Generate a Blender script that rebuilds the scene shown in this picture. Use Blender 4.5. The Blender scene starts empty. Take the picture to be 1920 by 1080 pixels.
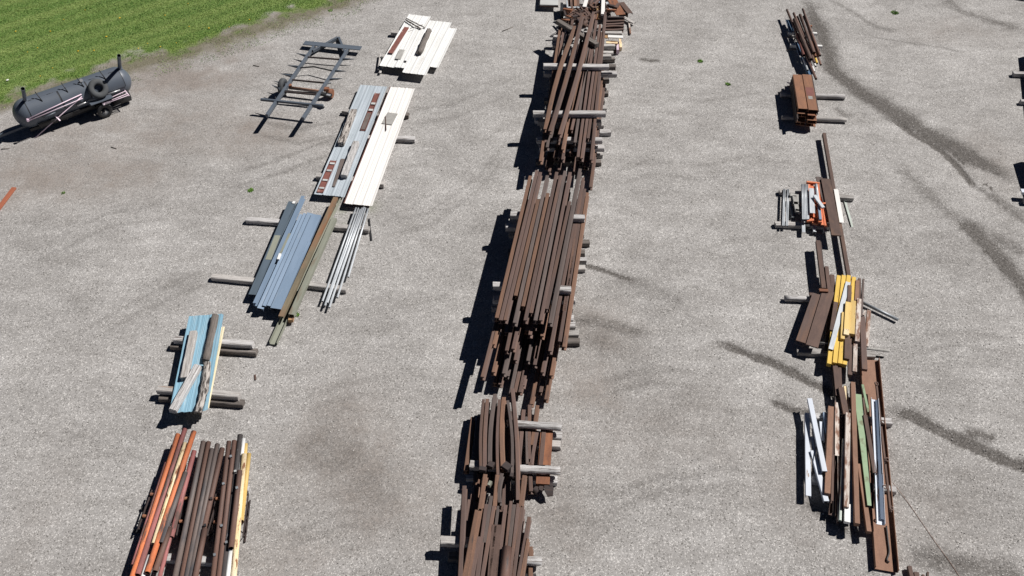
import bpy, math, random
import numpy as np
from mathutils import Vector, Matrix
random.seed(7); rng = np.random.default_rng(11)
scene = bpy.context.scene
COL = scene.collection
# ---------------------------------------------------------------- camera model
F, CAMH, TH = 1800.0, 21.8, math.atan(1790/1800)
FW = Vector((0, math.cos(TH), -math.sin(TH))); UP = Vector((0, math.sin(TH), math.cos(TH))); RT = Vector((1, 0, 0))
CAM = Vector((0, 0, CAMH))
def ray(px, py): return FW + RT*((px-960)/F) - UP*((py-540)/F)
def P(px, py, z=0.0):
    d = ray(px, py); return CAM + d*((z-CAMH)/d.z)
def pix(p):
    d = p-CAM; q = d.dot(FW); return 960+F*d.dot(RT)/q, 540-F*d.dot(UP)/q
def zoomer(s, ox, oy): return lambda x, y: (ox+x/s, oy+y/s)

# ---------------------------------------------------------------- materials
def newmat(name):
    m = bpy.data.materials.new(name); m.use_nodes = True
    nt = m.node_tree; nt.nodes.clear()
    out = nt.nodes.new('ShaderNodeOutputMaterial'); b = nt.nodes.new('ShaderNodeBsdfPrincipled')
    nt.links.new(b.outputs[0], out.inputs[0])
    return m, nt, b
def nd(nt, t, **kw):
    n = nt.nodes.new(t)
    for k, v in kw.items(): setattr(n, k, v)
    return n
def mix(nt, fac, a, b, mode='MIX'):
    n = nd(nt, 'ShaderNodeMix', data_type='RGBA', blend_type=mode)
    for s, v in ((n.inputs[0], fac), (n.inputs[6], a), (n.inputs[7], b)):
        if isinstance(v, bpy.types.NodeSocket): nt.links.new(v, s)
        elif isinstance(v, (int, float)): s.default_value = v
        else: s.default_value = (*v, 1)
    return n.outputs[2]
def math_n(nt, op, a, b=None, c=None):
    n = nd(nt, 'ShaderNodeMath', operation=op)
    for i, v in enumerate((a, b, c)):
        if v is None: continue
        if isinstance(v, bpy.types.NodeSocket): nt.links.new(v, n.inputs[i])
        else: n.inputs[i].default_value = v
    return n.outputs[0]
def noise(nt, vec, scale, detail=3, rough=.6):
    n = nd(nt, 'ShaderNodeTexNoise'); n.inputs['Scale'].default_value = scale
    n.inputs['Detail'].default_value = detail; n.inputs['Roughness'].default_value = rough
    nt.links.new(vec, n.inputs['Vector']); return n.outputs[0]
def ramp(nt, fac, lo, hi):
    n = nd(nt, 'ShaderNodeMapRange'); n.inputs[1].default_value = lo; n.inputs[2].default_value = hi
    nt.links.new(fac, n.inputs[0]); return n.outputs[0]
def coords(nt, stretch=(1, 1, 1)):
    tc = nd(nt, 'ShaderNodeTexCoord'); oi = nd(nt, 'ShaderNodeObjectInfo')
    sc = nd(nt, 'ShaderNodeVectorMath', operation='SCALE'); sc.inputs[0].default_value = (31, 17, 23)
    nt.links.new(oi.outputs['Random'], sc.inputs['Scale'])
    ad = nd(nt, 'ShaderNodeVectorMath', operation='ADD'); nt.links.new(tc.outputs['Object'], ad.inputs[0]); nt.links.new(sc.outputs[0], ad.inputs[1])
    mu = nd(nt, 'ShaderNodeVectorMath', operation='MULTIPLY'); nt.links.new(ad.outputs[0], mu.inputs[0]); mu.inputs[1].default_value = stretch
    return mu.outputs[0], ad.outputs[0], oi.outputs['Random']
def bump(nt, b, h, strength=.4, dist=.01):
    n = nd(nt, 'ShaderNodeBump'); n.inputs['Strength'].default_value = strength; n.inputs['Distance'].default_value = dist
    nt.links.new(h, n.inputs['Height']); nt.links.new(n.outputs[0], b.inputs['Normal'])
def vary(nt, col, rnd, amt):
    h = nd(nt, 'ShaderNodeHueSaturation'); nt.links.new(col, h.inputs['Color'])
    v = nd(nt, 'ShaderNodeMapRange'); v.inputs[3].default_value = 1-amt; v.inputs[4].default_value = 1+amt
    nt.links.new(rnd, v.inputs[0]); nt.links.new(v.outputs[0], h.inputs['Value'])
    return h.outputs[0]
def two_tone(name, c1, c2, scale=6, stretch=(1, 1, 1), lo=.35, hi=.65, c3=None, s3=3, lo3=.6, hi3=.66, rough=.8, metal=0, fine=.25, var=.12, bmp=.3):
    """c1 and c2 blended by a noise, patches of c3 (rust, dirt, bare spots), fine grain, variation from piece to piece"""
    m, nt, b = newmat(name)
    v, raw, rnd = coords(nt, stretch)
    n1 = noise(nt, v, scale, 4)
    col = mix(nt, ramp(nt, n1, lo, hi), c1, c2)
    if c3: col = mix(nt, ramp(nt, noise(nt, v, s3, 5, .65), lo3, hi3), col, c3)
    g = noise(nt, raw, 55, 2)
    gr = nd(nt, 'ShaderNodeMapRange'); gr.inputs[1].default_value = .25; gr.inputs[2].default_value = .75
    gr.inputs[3].default_value = 1-fine; gr.inputs[4].default_value = 1+fine; nt.links.new(g, gr.inputs[0])
    hs = nd(nt, 'ShaderNodeHueSaturation'); nt.links.new(col, hs.inputs['Color']); nt.links.new(gr.outputs[0], hs.inputs['Value'])
    col = vary(nt, hs.outputs[0], rnd, var)
    nt.links.new(col, b.inputs['Base Color'])
    b.inputs['Roughness'].default_value = rough; b.inputs['Metallic'].default_value = metal
    if bmp: bump(nt, b, n1, bmp, .012)
    return m
ALONG = (.35, 3, 3)
M = {}
M['rail'] = two_tone('rail_rust', (.128, .079, .065), (.088, .057, .050), 3, ALONG, c3=(.17, .09, .058), s3=1.5, lo3=.50, hi3=.7, var=.22, rough=.75)
M['rail_orange'] = two_tone('rail_orange_rust', (.185, .098, .062), (.135, .076, .052), 3, ALONG, c3=(.075, .048, .040), s3=2, var=.15)
M['rail_grey'] = two_tone('rail_grey_rust', (.118, .088, .078), (.080, .062, .058), 3, ALONG, var=.15)
M['rust'] = two_tone('brown_rust', (.118, .072, .057), (.088, .054, .044), 4, (.6, 2, 2), c3=(.155, .088, .060), s3=1.6, lo3=.55, hi3=.7, var=.12)
M['rust_light'] = two_tone('light_brown_rust', (.27, .150, .100), (.22, .120, .080), 4, (.6, 2, 2), c3=(.32, .165, .10), s3=1.6, lo3=.58, hi3=.7, var=.08)
M['rust_orange'] = two_tone('orange_rust', (.26, .105, .05), (.16, .065, .036), 4, (.6, 2, 2), c3=(.08, .045, .035), s3=2.5, lo3=.6, hi3=.7, var=.12)
M['rust_dark'] = two_tone('dark_rust', (.05, .033, .03), (.035, .027, .027), 4, (.6, 2, 2), c3=(.10, .055, .04), s3=2, lo3=.6, hi3=.72)
M['primer_red'] = two_tone('red_primer', (.20, .075, .06), (.16, .06, .05), 5, c3=(.33, .2, .17), s3=3, lo3=.62, hi3=.66)
M['tie'] = two_tone('weathered_timber', (.52, .50, .48), (.31, .29, .275), 3.5, (.4, 13, 13), c3=(.08, .066, .058), s3=2.6, lo3=.55, hi3=.66, rough=.9, var=.18, bmp=.6)
M['tie_pale'] = two_tone('bleached_timber', (.55, .54, .54), (.40, .385, .375), 3.5, (.4, 13, 13), c3=(.13, .11, .10), s3=3.0, lo3=.53, hi3=.62, rough=.9, bmp=.6)
M['tie_dark'] = two_tone('creosote_timber', (.19, .165, .15), (.095, .083, .074), 3.5, (.4, 13, 13), c3=(.34, .31, .29), s3=2.0, lo3=.6, hi3=.68, rough=.9, var=.2, bmp=.6)
M['tie_rusty'] = two_tone('rust_stained_timber', (.52, .50, .48), (.31, .29, .275), 3.5, (.4, 13, 13), c3=(.26, .14, .07), s3=1.6, lo3=.60, hi3=.68, rough=.9, bmp=.6)
M['birch'] = two_tone('spotted_timber', (.45, .42, .39), (.30, .27, .25), 4, (.6, 4, 4), c3=(.06, .05, .045), s3=4.5, lo3=.5, hi3=.56, rough=.9, bmp=.6)
M['white'] = two_tone('white_sheet_paint', (.80, .80, .79), (.74, .74, .72), 2, (.3, 2, 2), c3=(.60, .58, .54), s3=1.3, lo3=.66, hi3=.76, rough=.45, fine=.05, var=.03, bmp=0)
M['cream_white'] = two_tone('cream_sheet_paint', (.83, .815, .79), (.78, .76, .73), 2, (.3, 2, 2), c3=(.66, .62, .56), s3=1.3, lo3=.66, hi3=.76, rough=.45, fine=.05, var=.03, bmp=0)
M['grey_sheet'] = two_tone('pale_grey_sheet_paint', (.45, .50, .55), (.37, .42, .46), 2, (.3, 3, 3), c3=(.55, .58, .60), s3=1.5, lo3=.6, hi3=.75, rough=.45, fine=.06, var=.03, bmp=0)
M['blue_sheet'] = two_tone('blue_sheet_paint', (.225, .395, .505), (.20, .36, .465), 1.5, (.3, 3, 3), c3=(.31, .42, .48), s3=2.2, lo3=.52, hi3=.68, rough=.45, fine=.05, var=.03, bmp=0)
M['blue_grey'] = two_tone('blue_grey_paint', (.215, .29, .395), (.175, .245, .34), 2, (.3, 2, 2), c3=(.28, .33, .40), s3=2, lo3=.6, hi3=.75, rough=.5, fine=.08, var=.1, bmp=0)
M['slate'] = two_tone('slate_paint', (.11, .145, .185), (.09, .12, .15), 2, (.3, 2, 2), c3=(.17, .19, .19), s3=1.0, lo3=.62, hi3=.66, rough=.5, fine=.1, var=.1, bmp=0)
M['sage'] = two_tone('grey_green_paint', (.26, .27, .22), (.20, .205, .165), 2, (.4, 2, 2), c3=(.17, .12, .08), s3=1.5, lo3=.6, hi3=.72, rough=.6, fine=.12, var=.1, bmp=0)
M['olive_rust'] = two_tone('olive_and_rust', (.21, .17, .11), (.15, .125, .085), 3, (.5, 2, 2), c3=(.24, .11, .055), s3=.9, lo3=.45, hi3=.6, fine=.15)
M['galv'] = two_tone('galvanised_steel', (.62, .65, .68), (.46, .49, .52), 4, (.5, 3, 3), rough=.4, metal=.1, fine=.08, var=.12, bmp=0)
M['galv_dark'] = two_tone('dull_galvanised_steel', (.28, .30, .32), (.2, .22, .24), 4, (.5, 3, 3), rough=.45, metal=.25, fine=.1, var=.12, bmp=0)
M['white_blue'] = two_tone('white_beam_paint', (.62, .66, .73), (.54, .58, .65), 2, (.3, 2, 2), c3=(.30, .22, .17), s3=4.5, lo3=.63, hi3=.67, rough=.5, fine=.06, var=.05, bmp=0)
M['white_rust'] = two_tone('white_paint_rusting', (.58, .53, .49), (.44, .37, .32), 4, (.6, 2, 2), c3=(.19, .095, .06), s3=3.5, lo3=.46, hi3=.58, rough=.7)
M['yellow'] = two_tone('yellow_paint', (.72, .48, .085), (.66, .43, .065), 3, (.4, 2, 2), c3=(.34, .19, .07), s3=4, lo3=.62, hi3=.68, rough=.5, fine=.06, var=.05, bmp=0)
M['yellow_pale'] = two_tone('pale_yellow_paint', (.66, .47, .17), (.60, .40, .12), 3, (.4, 2, 2), c3=(.25, .12, .05), s3=5, lo3=.64, hi3=.7, rough=.6, fine=.1)
M['cream_rust'] = two_tone('cream_paint_rusting', (.76, .65, .46), (.72, .55, .30), 2.5, (.4, 2, 2), c3=(.24, .10, .045), s3=7, lo3=.54, hi3=.6, rough=.7)
M['orange'] = two_tone('orange_paint', (.68, .205, .080), (.52, .165, .075), 2.5, (.4, 2, 2), c3=(.13, .075, .06), s3=2.6, lo3=.52, hi3=.64, rough=.65, var=.08)
M['orange_bright'] = two_tone('bright_orange_paint', (.68, .22, .10), (.58, .16, .07), 3, (.6, 2, 2), c3=(.45, .3, .25), s3=4, lo3=.66, hi3=.7, rough=.5)
M['pink'] = two_tone('faded_red_paint', (.36, .13, .125), (.22, .10, .09), 2.5, (.4, 2, 2), c3=(.11, .07, .06), s3=2, lo3=.52, hi3=.62, rough=.7)
M['pipe_grey'] = two_tone('grey_pipe_scale', (.125, .108, .105), (.165, .125, .11), 2, (.4, 2, 2), c3=(.075, .07, .075), s3=1.6, lo3=.5, hi3=.62, rough=.65, var=.15)
M['pipe_brown'] = two_tone('brown_pipe_scale', (.165, .092, .070), (.115, .068, .056), 2, (.4, 2, 2), c3=(.06, .05, .05), s3=1.6, lo3=.58, hi3=.68, rough=.7, var=.12)
M['pipe_flake'] = two_tone('flaking_black_pipe', (.075, .062, .06), (.05, .047, .05), 3, (.6, 2, 2), c3=(.33, .32, .33), s3=4.5, lo3=.62, hi3=.66, rough=.65)
M['tank'] = two_tone('charcoal_tank_paint', (.100, .118, .146), (.088, .103, .128), 1.5, c3=(.105, .122, .150), s3=1.3, lo3=.6, hi3=.75, rough=.42, fine=.05, var=.0, bmp=0)
M['black'] = two_tone('black_steel', (.018, .018, .02), (.03, .03, .032), 5, rough=.55, fine=.1, bmp=0)
M['frame_grey'] = two_tone('slate_frame_paint', (.105, .125, .152), (.082, .098, .122), 3, ALONG, c3=(.13, .09, .07), s3=2.5, lo3=.68, hi3=.75, rough=.45, fine=.08, bmp=0)
M['rubber'] = two_tone('tyre_rubber', (.048, .052, .056), (.06, .064, .068), 6, rough=.75, fine=.1, bmp=0)
M['pinkwhite'] = two_tone('pinkish_white_paint', (.72, .60, .67), (.66, .50, .60), 4, rough=.5, fine=.05, bmp=0)
M['silver'] = two_tone('bright_steel', (.62, .62, .63), (.5, .5, .51), 5, rough=.35, metal=.5, fine=.05, bmp=0)
M['concrete'] = two_tone('grey_plate', (.36, .35, .33), (.29, .28, .265), 6, c3=(.2, .17, .14), s3=3, lo3=.66, hi3=.72)
M['pale_plate'] = two_tone('pale_plate', (.50, .51, .50), (.45, .46, .45), 2, rough=.5, fine=.05, bmp=0)
M['green'] = two_tone('pale_green_paint', (.25, .35, .21), (.205, .30, .17), 2.5, c3=(.15, .17, .09), s3=2.2, lo3=.54, hi3=.62, rough=.55, fine=.08, bmp=0)
M['mint'] = two_tone('mint_white_paint', (.52, .60, .55), (.45, .48, .44), 3, ALONG, c3=(.3, .15, .09), s3=4, lo3=.6, hi3=.66)
M['navy'] = two_tone('navy_paint', (.05, .085, .15), (.04, .07, .12), 3, rough=.4, fine=.1, bmp=0)
M['blue'] = two_tone('blue_tube_paint', (.09, .16, .26), (.07, .13, .22), 3, rough=.45, fine=.1, bmp=0)
M['copper'] = two_tone('terracotta_board', (.36, .115, .06), (.30, .095, .05), 3, (.4, 3, 3), fine=.1, var=0)
M['rust_tan'] = two_tone('tan_rust', (.27, .125, .066), (.20, .095, .054), 4, (.6, 2, 2), c3=(.12, .07, .05), s3=2, lo3=.6, hi3=.7, var=.10)
M['tan_wood'] = two_tone('tan_painted_board', (.42, .27, .14), (.35, .20, .095), 4, (.6, 3, 3), c3=(.16, .08, .05), s3=3, lo3=.58, hi3=.64)
M['cream'] = two_tone('cream_edge_paint', (.72, .63, .44), (.66, .57, .38), 3, (.4, 3, 3), fine=.08, bmp=0)
M['stain'] = two_tone('brown_plate_and_shadow', (.16, .13, .12), (.12, .095, .085), 4, fine=.2)  # for the red channel's inner plate and the plate painting a stain and shadow

# ---------------------------------------------------------------- meshes
def mesh_obj(name, verts, faces, m, smooth=None, origin=(0, 0, 0), mtx=None, parent=None):
    me = bpy.data.meshes.new(name); me.from_pydata([tuple(v) for v in verts], [], faces)
    me.materials.append(M[m] if isinstance(m, str) else m)
    if smooth is not None:
        me.polygons.foreach_set('use_smooth', smooth if not isinstance(smooth, bool) else [smooth]*len(me.polygons))
    me.update()
    o = bpy.data.objects.new(name, me); COL.objects.link(o)
    mw = mtx if mtx is not None else Matrix.Translation(Vector(origin))
    if parent is not None:
        o.parent = parent; o.matrix_parent_inverse = Matrix.Identity(4)
        o.matrix_local = ABS[parent.name].inverted() @ mw
    else: o.matrix_world = mw
    ABS[o.name] = mw
    return o
ABS = {}
def tag(o, label, cat, group=None, kind=None):
    o['kind'] = kind or 'thing'
    if label: o['label'] = label
    if cat: o['category'] = cat
    if group: o['group'] = group
    return o
def empty(name, loc, label, cat, group=None):
    o = bpy.data.objects.new(name, None); COL.objects.link(o); o.location = loc; o.empty_display_size = .2
    ABS[o.name] = Matrix.Translation(Vector(loc))
    return tag(o, label, cat, group)
def prof(kind, w, h, t=None):
    """cross sections as closed loops of (y, z), bottom at z = 0"""
    a = w/2
    if kind == 'box':
        c = min(.004, w*.15, h*.15)
        return [[(-a+c, 0), (a-c, 0), (a, c), (a, h-c), (a-c, h), (-a+c, h), (-a, h-c), (-a, c)]]
    if kind == 'tie':
        c = min(.02, w*.2)
        return [[(-a+c, 0), (0, 0), (a-c, 0), (a, c), (a, h*.5), (a, h-c), (a-c, h), (a*.4, h), (-a*.4, h), (-a+c, h), (-a, h-c), (-a, h*.5), (-a, c)]]
    if kind == 'log':
        return [[(a*math.cos(i*math.pi/7), h/2+h/2*math.sin(i*math.pi/7)) for i in range(14)]]
    if kind == 'rail':
        b, hd, wb = a, w*.36, w*.06
        return [[(-b, 0), (b, 0), (b, h*.07), (wb, h*.18), (wb, h*.72), (hd, h*.78), (hd, h*.97), (hd*.8, h), (-hd*.8, h), (-hd, h*.97), (-hd, h*.78), (-wb, h*.72), (-wb, h*.18), (-b, h*.07)]]
    t = t or max(.008, .06*min(w, h))
    if kind == 'ibeam':
        return [[(-a, 0), (a, 0), (a, t), (t/2, t), (t/2, h-t), (a, h-t), (a, h), (-a, h), (-a, h-t), (-t/2, h-t), (-t/2, t), (-a, t)]]
    if kind == 'chan':   # web on top, flanges down
        return [[(-a, 0), (-a+t, 0), (-a+t, h-t), (a-t, h-t), (a-t, 0), (a, 0), (a, h), (-a, h)]]
    if kind == 'tray':   # web below, flanges up
        return [[(-a, 0), (a, 0), (a, h), (a-t, h), (a-t, t), (-a+t, t), (-a+t, h), (-a, h)]]
    if kind == 'side':   # channel on its edge, open to the right
        return [[(-a, 0), (a, 0), (a, t), (-a+t, t), (-a+t, h-t), (a, h-t), (a, h), (-a, h)]]
    if kind == 'angle':
        return [[(-a, 0), (a, 0), (a, t), (-a+t, t), (-a+t, h), (-a, h)]]
    if kind == 'ridge':  # angle laid as a roof
        return [[(-a, 0), (-a+t*1.4, 0), (0, h-t*1.4), (a-t*1.4, 0), (a, 0), (0, h)]]
def extrude(name, pf, L, m, nseg=1, bend=0, sag=0, jit=0, wav=0, taper=1, taperz=1, twist=0, smooth=False, mtx=None, parent=None, tube=None):
    vs, fs, sm = [], [], []
    n = len(pf)
    xs = [i/nseg for i in range(nseg+1)]
    hh = max(z for _, z in pf)
    ph = random.random()*9
    rings = [pf] if tube is None else [pf, tube]
    for r in rings:
        for t in xs:
            k = 1+(taper-1)*t
            off = bend*math.sin(math.pi*t)+wav*math.sin(ph+t*7)
            oz = -sag*math.sin(math.pi*t)
            ca, sa = math.cos(twist*(t-.5)), math.sin(twist*(t-.5))
            for (y, z) in r:
                yy, zz = y*k, (z-hh/2)*(1+(taperz-1)*t)
                yy, zz = yy*ca-zz*sa, yy*sa+zz*ca
                j = jit if 0 < t < 1 else jit*.6
                vs.append(((t-.5)*L+random.uniform(-1, 1)*jit*(2.2 if t in (0, 1) else 1), yy+off+random.uniform(-j, j), zz+hh/2+oz+random.uniform(-j, j)))
    for ri in range(len(rings)):
        base = ri*n*(nseg+1)
        for i in range(nseg):
            for k in range(n):
                a, b = base+i*n+k, base+i*n+(k+1) % n
                f = (a, a+n, b+n, b) if ri == 0 else (a, b, b+n, a+n)
                fs.append(f[::-1]); sm.append(smooth)
    if tube is None:
        fs.append(tuple(reversed(range(n)))); sm.append(False)
        fs.append(tuple(range(n*nseg, n*nseg+n))); sm.append(False)
    else:
        q = n*(nseg+1)
        for k in range(n):
            k2 = (k+1) % n
            fs.append((k, k2, q+k2, q+k)); sm.append(False)
            e = n*nseg
            fs.append((e+k, q+e+k, q+e+k2, e+k2)); sm.append(False)
    return mesh_obj(name, vs, fs, m, sm, mtx=mtx, parent=parent)
def frame_at(A, B, h, roll=0):
    """matrix with X from A to B, Z up; A and B are the ends of the centre line of the upper face"""
    X = (B-A); L = X.length; X = X/L
    Z = Vector((0, 0, 1)); Y = Z.cross(X).normalized(); Z = X.cross(Y).normalized()
    R = Matrix((X, Y, Z)).transposed().to_4x4()
    mid = (A+B)/2
    T = Matrix.Translation(mid) @ R
    if roll: T = T @ Matrix.Translation((0, 0, -h/2)) @ Matrix.Rotation(roll, 4, 'X') @ Matrix.Translation((0, 0, -h/2))
    else: T = T @ Matrix.Translation((0, 0, -h))
    return T, L
def circ(r, n=12, cz=None): return [(r*math.cos(2*math.pi*i/n), (r if cz is None else cz)+r*math.sin(2*math.pi*i/n)) for i in range(n)]
def bar3(name, m, A, B, w, h, kind='box', roll=0, parent=None, t=None, **kw):
    T, L = frame_at(A, B, h, roll)
    if kind == 'pipe':
        kw.setdefault('smooth', True)
        n = 14 if w > .05 else 8
        return extrude(name, circ(w/2, n), L, m, mtx=T, parent=parent, tube=circ(w/2*(t or .86), n, w/2), **kw)
    if kind == 'rod':
        return extrude(name, circ(w/2, 8), L, m, mtx=T, parent=parent, smooth=True, **kw)
    if kind == 'tie':
        kw.setdefault('nseg', 9); kw.setdefault('jit', .007)
    if kind == 'log':
        kw.setdefault('nseg', 9); kw.setdefault('jit', .012); kw.setdefault('smooth', True)
    return extrude(name, prof(kind, w, h, t)[0], L, m, mtx=T, parent=parent, **kw)
def bar(name, label, cat, m, A, B, z, w, h, kind='box', group=None, z2=None, **kw):
    o = bar3(name, m, P(A[0], A[1], z), P(B[0], B[1], z if z2 is None else z2), w, h, kind, **kw)
    return tag(o, label, cat, group)
def sheet(name, label, cat, m, A, B, z, w, ribs=4, group=None, z2=None, th=.012, rh=.011, parent=None):
    """ribbed roofing sheet: ribs run along its length"""
    A3, B3 = P(*A, z), P(*B, z if z2 is None else z2)
    T, L = frame_at(A3, B3, rh)
    top = []
    pitch = w/(ribs-1+.16)
    a = -w/2
    for i in range(ribs):
        c = -w/2+.08*pitch+i*pitch
        top += [(c-.055 if i else c-.02, 0), (c-.018, rh), (c+.018, rh), (c+.055 if i < ribs-1 else c+.02, 0)]
        if i < ribs-1:
            for q in (.36, .5, .64):
                top += [(c+pitch*q-.02, 0), (c+pitch*q, .005), (c+pitch*q+.02, 0)]
    pf = top + [(y, z-th*.25) for y, z in reversed(top)]
    pf = pf[::-1]
    vs, fs = [], []; n = len(pf); ns = 8
    for i in range(ns+1):
        dz = random.uniform(-.008, .008); tl = random.uniform(-.012, .012); ex = 1 if 0 < i < ns else 0
        for y, z in pf: vs.append(((i/ns-.5)*L+(0 if ex else random.uniform(-.012, .012)), y, z+dz+tl*y/w+random.uniform(-.002, .002)))
    for i in range(ns):
        for k in range(n):
            a, b = i*n+k, i*n+(k+1) % n; fs.append((a, b, b+n, a+n))
    k = n//2
    for i in range(k-1):
        fs.append((i, n-1-i, n-2-i, i+1)); e = ns*n; fs.append((e+i, e+i+1, e+n-2-i, e+n-1-i))
    o = mesh_obj(name, vs, fs, m, False, mtx=T, parent=parent)
    return tag(o, label, cat, group)
ORD = 'first second third fourth fifth sixth seventh eighth ninth tenth eleventh twelfth thirteenth fourteenth fifteenth sixteenth seventeenth eighteenth nineteenth twentieth'.split()
def nth(i):
    return ORD[i] if i < 20 else ('twenty-' if i < 29 else 'thirty-')+ORD[(i-20) % 10]
# ---------------------------------------------------------------- ground
def axis(lo, hi, step, far):
    mid = list(np.arange(lo, hi+1e-6, step)); out = []; s = step; x = hi
    while x < far: s *= 1.6; x += s; out.append(x)
    neg = []; s = step; x = lo
    while x > -far: s *= 1.6; x -= s; neg.append(x)
    return np.array(neg[::-1]+mid+out)
gx = axis(-24, 24, .085, 400); gy = axis(11, 44, .085, 400)
GX, GY = np.meshgrid(gx, gy)
def vnoise(x, y, f, seed):
    r = np.random.default_rng(seed); T = r.random((257, 257))
    u, v = x*f+91.3, y*f+47.7; i, j = np.floor(u).astype(int), np.floor(v).astype(int)
    a, b = u-i, v-j; a, b = a*a*(3-2*a), b*b*(3-2*b); i %= 256; j %= 256
    return (T[j, i]*(1-a)+T[j, i+1]*a)*(1-b)+(T[j+1, i]*(1-a)+T[j+1, i+1]*a)*b
def fbm(x, y, f, seed): return sum(vnoise(x, y, f*2**k, seed+k)*.5**k for k in range(4))/1.875
def polydist(pts):
    """distance from every ground point to a line of pixels laid on the ground, and how far along it that is"""
    best = np.full(GX.shape, 1e9); par = np.zeros(GX.shape); side = np.zeros(GX.shape)
    W = [P(x, y) for x, y in pts]
    for k in range(len(W)-1):
        a, b = W[k], W[k+1]; dx, dy = b.x-a.x, b.y-a.y; l2 = dx*dx+dy*dy
        t = np.clip(((GX-a.x)*dx+(GY-a.y)*dy)/l2, 0, 1)
        ex, ey = GX-a.x-t*dx, GY-a.y-t*dy; d = np.hypot(ex, ey); q = d < best
        best = np.where(q, d, best); par = np.where(q, (k+t)/(len(W)-1), par); side = np.where(q, np.sign(dx*ey-dy*ex), side)
    return best, par, side
dirt = np.zeros(GX.shape); brown = np.zeros(GX.shape); pale = np.zeros(GX.shape); hz = np.zeros(GX.shape)
n1 = fbm(GX, GY, .5, 3); n2 = fbm(GX, GY, 1.7, 8); n4 = fbm(GX, GY, 4.5, 33)
WX, WY = fbm(GX, GY, .8, 51)-.5, fbm(GX, GY, .8, 61)-.5
def streak(pts, w, amt, wr=None, depth=0, sharp=0, vary=.4):
    """a stained runnel: w and wr are its half widths to either side of the line"""
    global dirt, hz
    d, t, s = polydist(pts)
    ww = np.where(s > 0, w, wr or w)*(1+vary*(n2*1.2+n1*.8-1.0))
    ww = np.maximum(ww, .02); d = d+(n4-.5)*min(w, .2)*.9
    q = np.clip(d, 0, None)/ww
    e = np.clip(np.minimum(t, 1-t)*7, 0, 1)
    g = (np.exp(-q**4*.7) if sharp else np.exp(-q*q))*amt*e*(1-vary*.45*(1-n1)*1.2)
    dirt = np.maximum(dirt, g); hz = hz-depth*np.exp(-q*q)*e
def patch(x, y, rx, ry, amt, what='brown'):
    c = P(x, y); k = 55.0
    d = np.hypot((GX-c.x+WX*1.5)/(rx/k), (GY-c.y+WY*1.5)/(ry/k/.7))
    g = np.exp(-d*d)*amt*(.35+1.2*n2)
    if what == 'brown': brown[:] = np.maximum(brown, g)
    elif what == 'dirt': dirt[:] = np.maximum(dirt, g)
    else: pale[:] = np.maximum(pale, g)
Y1 = zoomer(2.51, 1540, 130); Y2 = zoomer(3.085, 1300, 600)
def zs(Zf, pts): return [Zf(*p) for p in pts]
streak([(1480, -60), (1515, 10), (1540, 70)]+zs(Y1, [(50, 5), (115, 60), (195, 120), (265, 165), (350, 215), (470, 285), (600, 360), (720, 430), (860, 500), (990, 570)]), .50, 1.0, wr=.34, vary=.6)
streak([(1505, -20), (1535, 45)]+zs(Y1, [(40, 0), (120, 70), (200, 135), (275, 185)]), .28, .9, vary=.6)
streak(zs(Y1, [(296, 228), (350, 244), (425, 298), (515, 348), (595, 405), (648, 460), (700, 525), (745, 580)]), .11, .95, wr=.15, depth=.035, sharp=1)
streak(zs(Y1, [(360, 243), (430, 290), (540, 340), (600, 378), (632, 410), (702, 472)]), .035, 1.3, depth=.03, sharp=1); streak(zs(Y1, [(750, 533), (782, 545), (822, 582)]), .03, 1.2, depth=.02, sharp=1)
streak(zs(Y1, [(720, 545), (800, 600), (870, 650), (980, 740)]), .22, .5, wr=.16); streak(zs(Y1, [(800, 575), (880, 640), (990, 690)]), .1, .45, sharp=1)
streak(zs(Y1, [(330, 430), (480, 560), (570, 650), (700, 755)]), .28, .45, vary=.9); streak(zs(Y1, [(620, 680), (710, 765), (785, 845), (870, 935), (960, 1050), (1040, 1150)]), .42, 1.0, wr=.26, vary=.7); streak(zs(Y1, [(760, 770), (860, 820), (980, 870)]), .4, .55, vary=.9)
streak(zs(Y2, [(85, 110), (200, 155), (330, 205), (450, 250), (560, 298), (640, 345), (740, 392), (830, 440), (1000, 500), (1110, 530)]), .17, .92, wr=.13, depth=.03, sharp=1)
streak(zs(Y2, [(330, 190), (450, 235), (560, 285), (632, 340)]), .14, .55, sharp=1); streak(zs(Y2, [(575, 283), (612, 305), (632, 345)]), .03, 1.2, depth=.02, sharp=1)
streak(zs(Y2, [(430, 460), (540, 508), (640, 528), (700, 540)]), .10, .75, wr=.14, depth=.015, sharp=1)
streak(zs(Y2, [(1080, 525), (1250, 568), (1400, 640), (1520, 705), (1650, 765), (1780, 818), (1910, 860), (2050, 900)]), .34, .95, wr=.10, depth=.03, sharp=1, vary=.6)
streak(zs(Y2, [(1560, 650), (1660, 660), (1760, 700)]), .2, .8, vary=.8); streak(zs(Y2, [(1490, 660), (1520, 700), (1580, 720)]), .04, 1.0, sharp=1)
streak([(1075, 494), (1120, 503), (1165, 519), (1200, 530)], .09, .85, depth=.012, sharp=1); streak([(1150, 515), (1230, 545), (1290, 570)], .3, .3)
streak([(1060, 600), (1105, 604), (1150, 612), (1230, 632)], .30, .6, vary=.9)
streak([(1690, 1030), (1760, 1052), (1840, 1068), (1940, 1080)], .4, .6, vary=.8)
streak([(1505, 935), (1535, 965), (1580, 990), (1630, 1010)], .28, .6, wr=.15)
streak([(1555, 0), (1600, 22), (1640, 50), (1690, 62)], .2, .5, vary=.9); streak([(1620, 66), (1690, 78), (1760, 88), (1815, 100)], .10, .45, vary=.9)
streak([(1760, -10), (1800, 20), (1860, 40), (1930, 60)], .35, .55, vary=.9)
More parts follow.
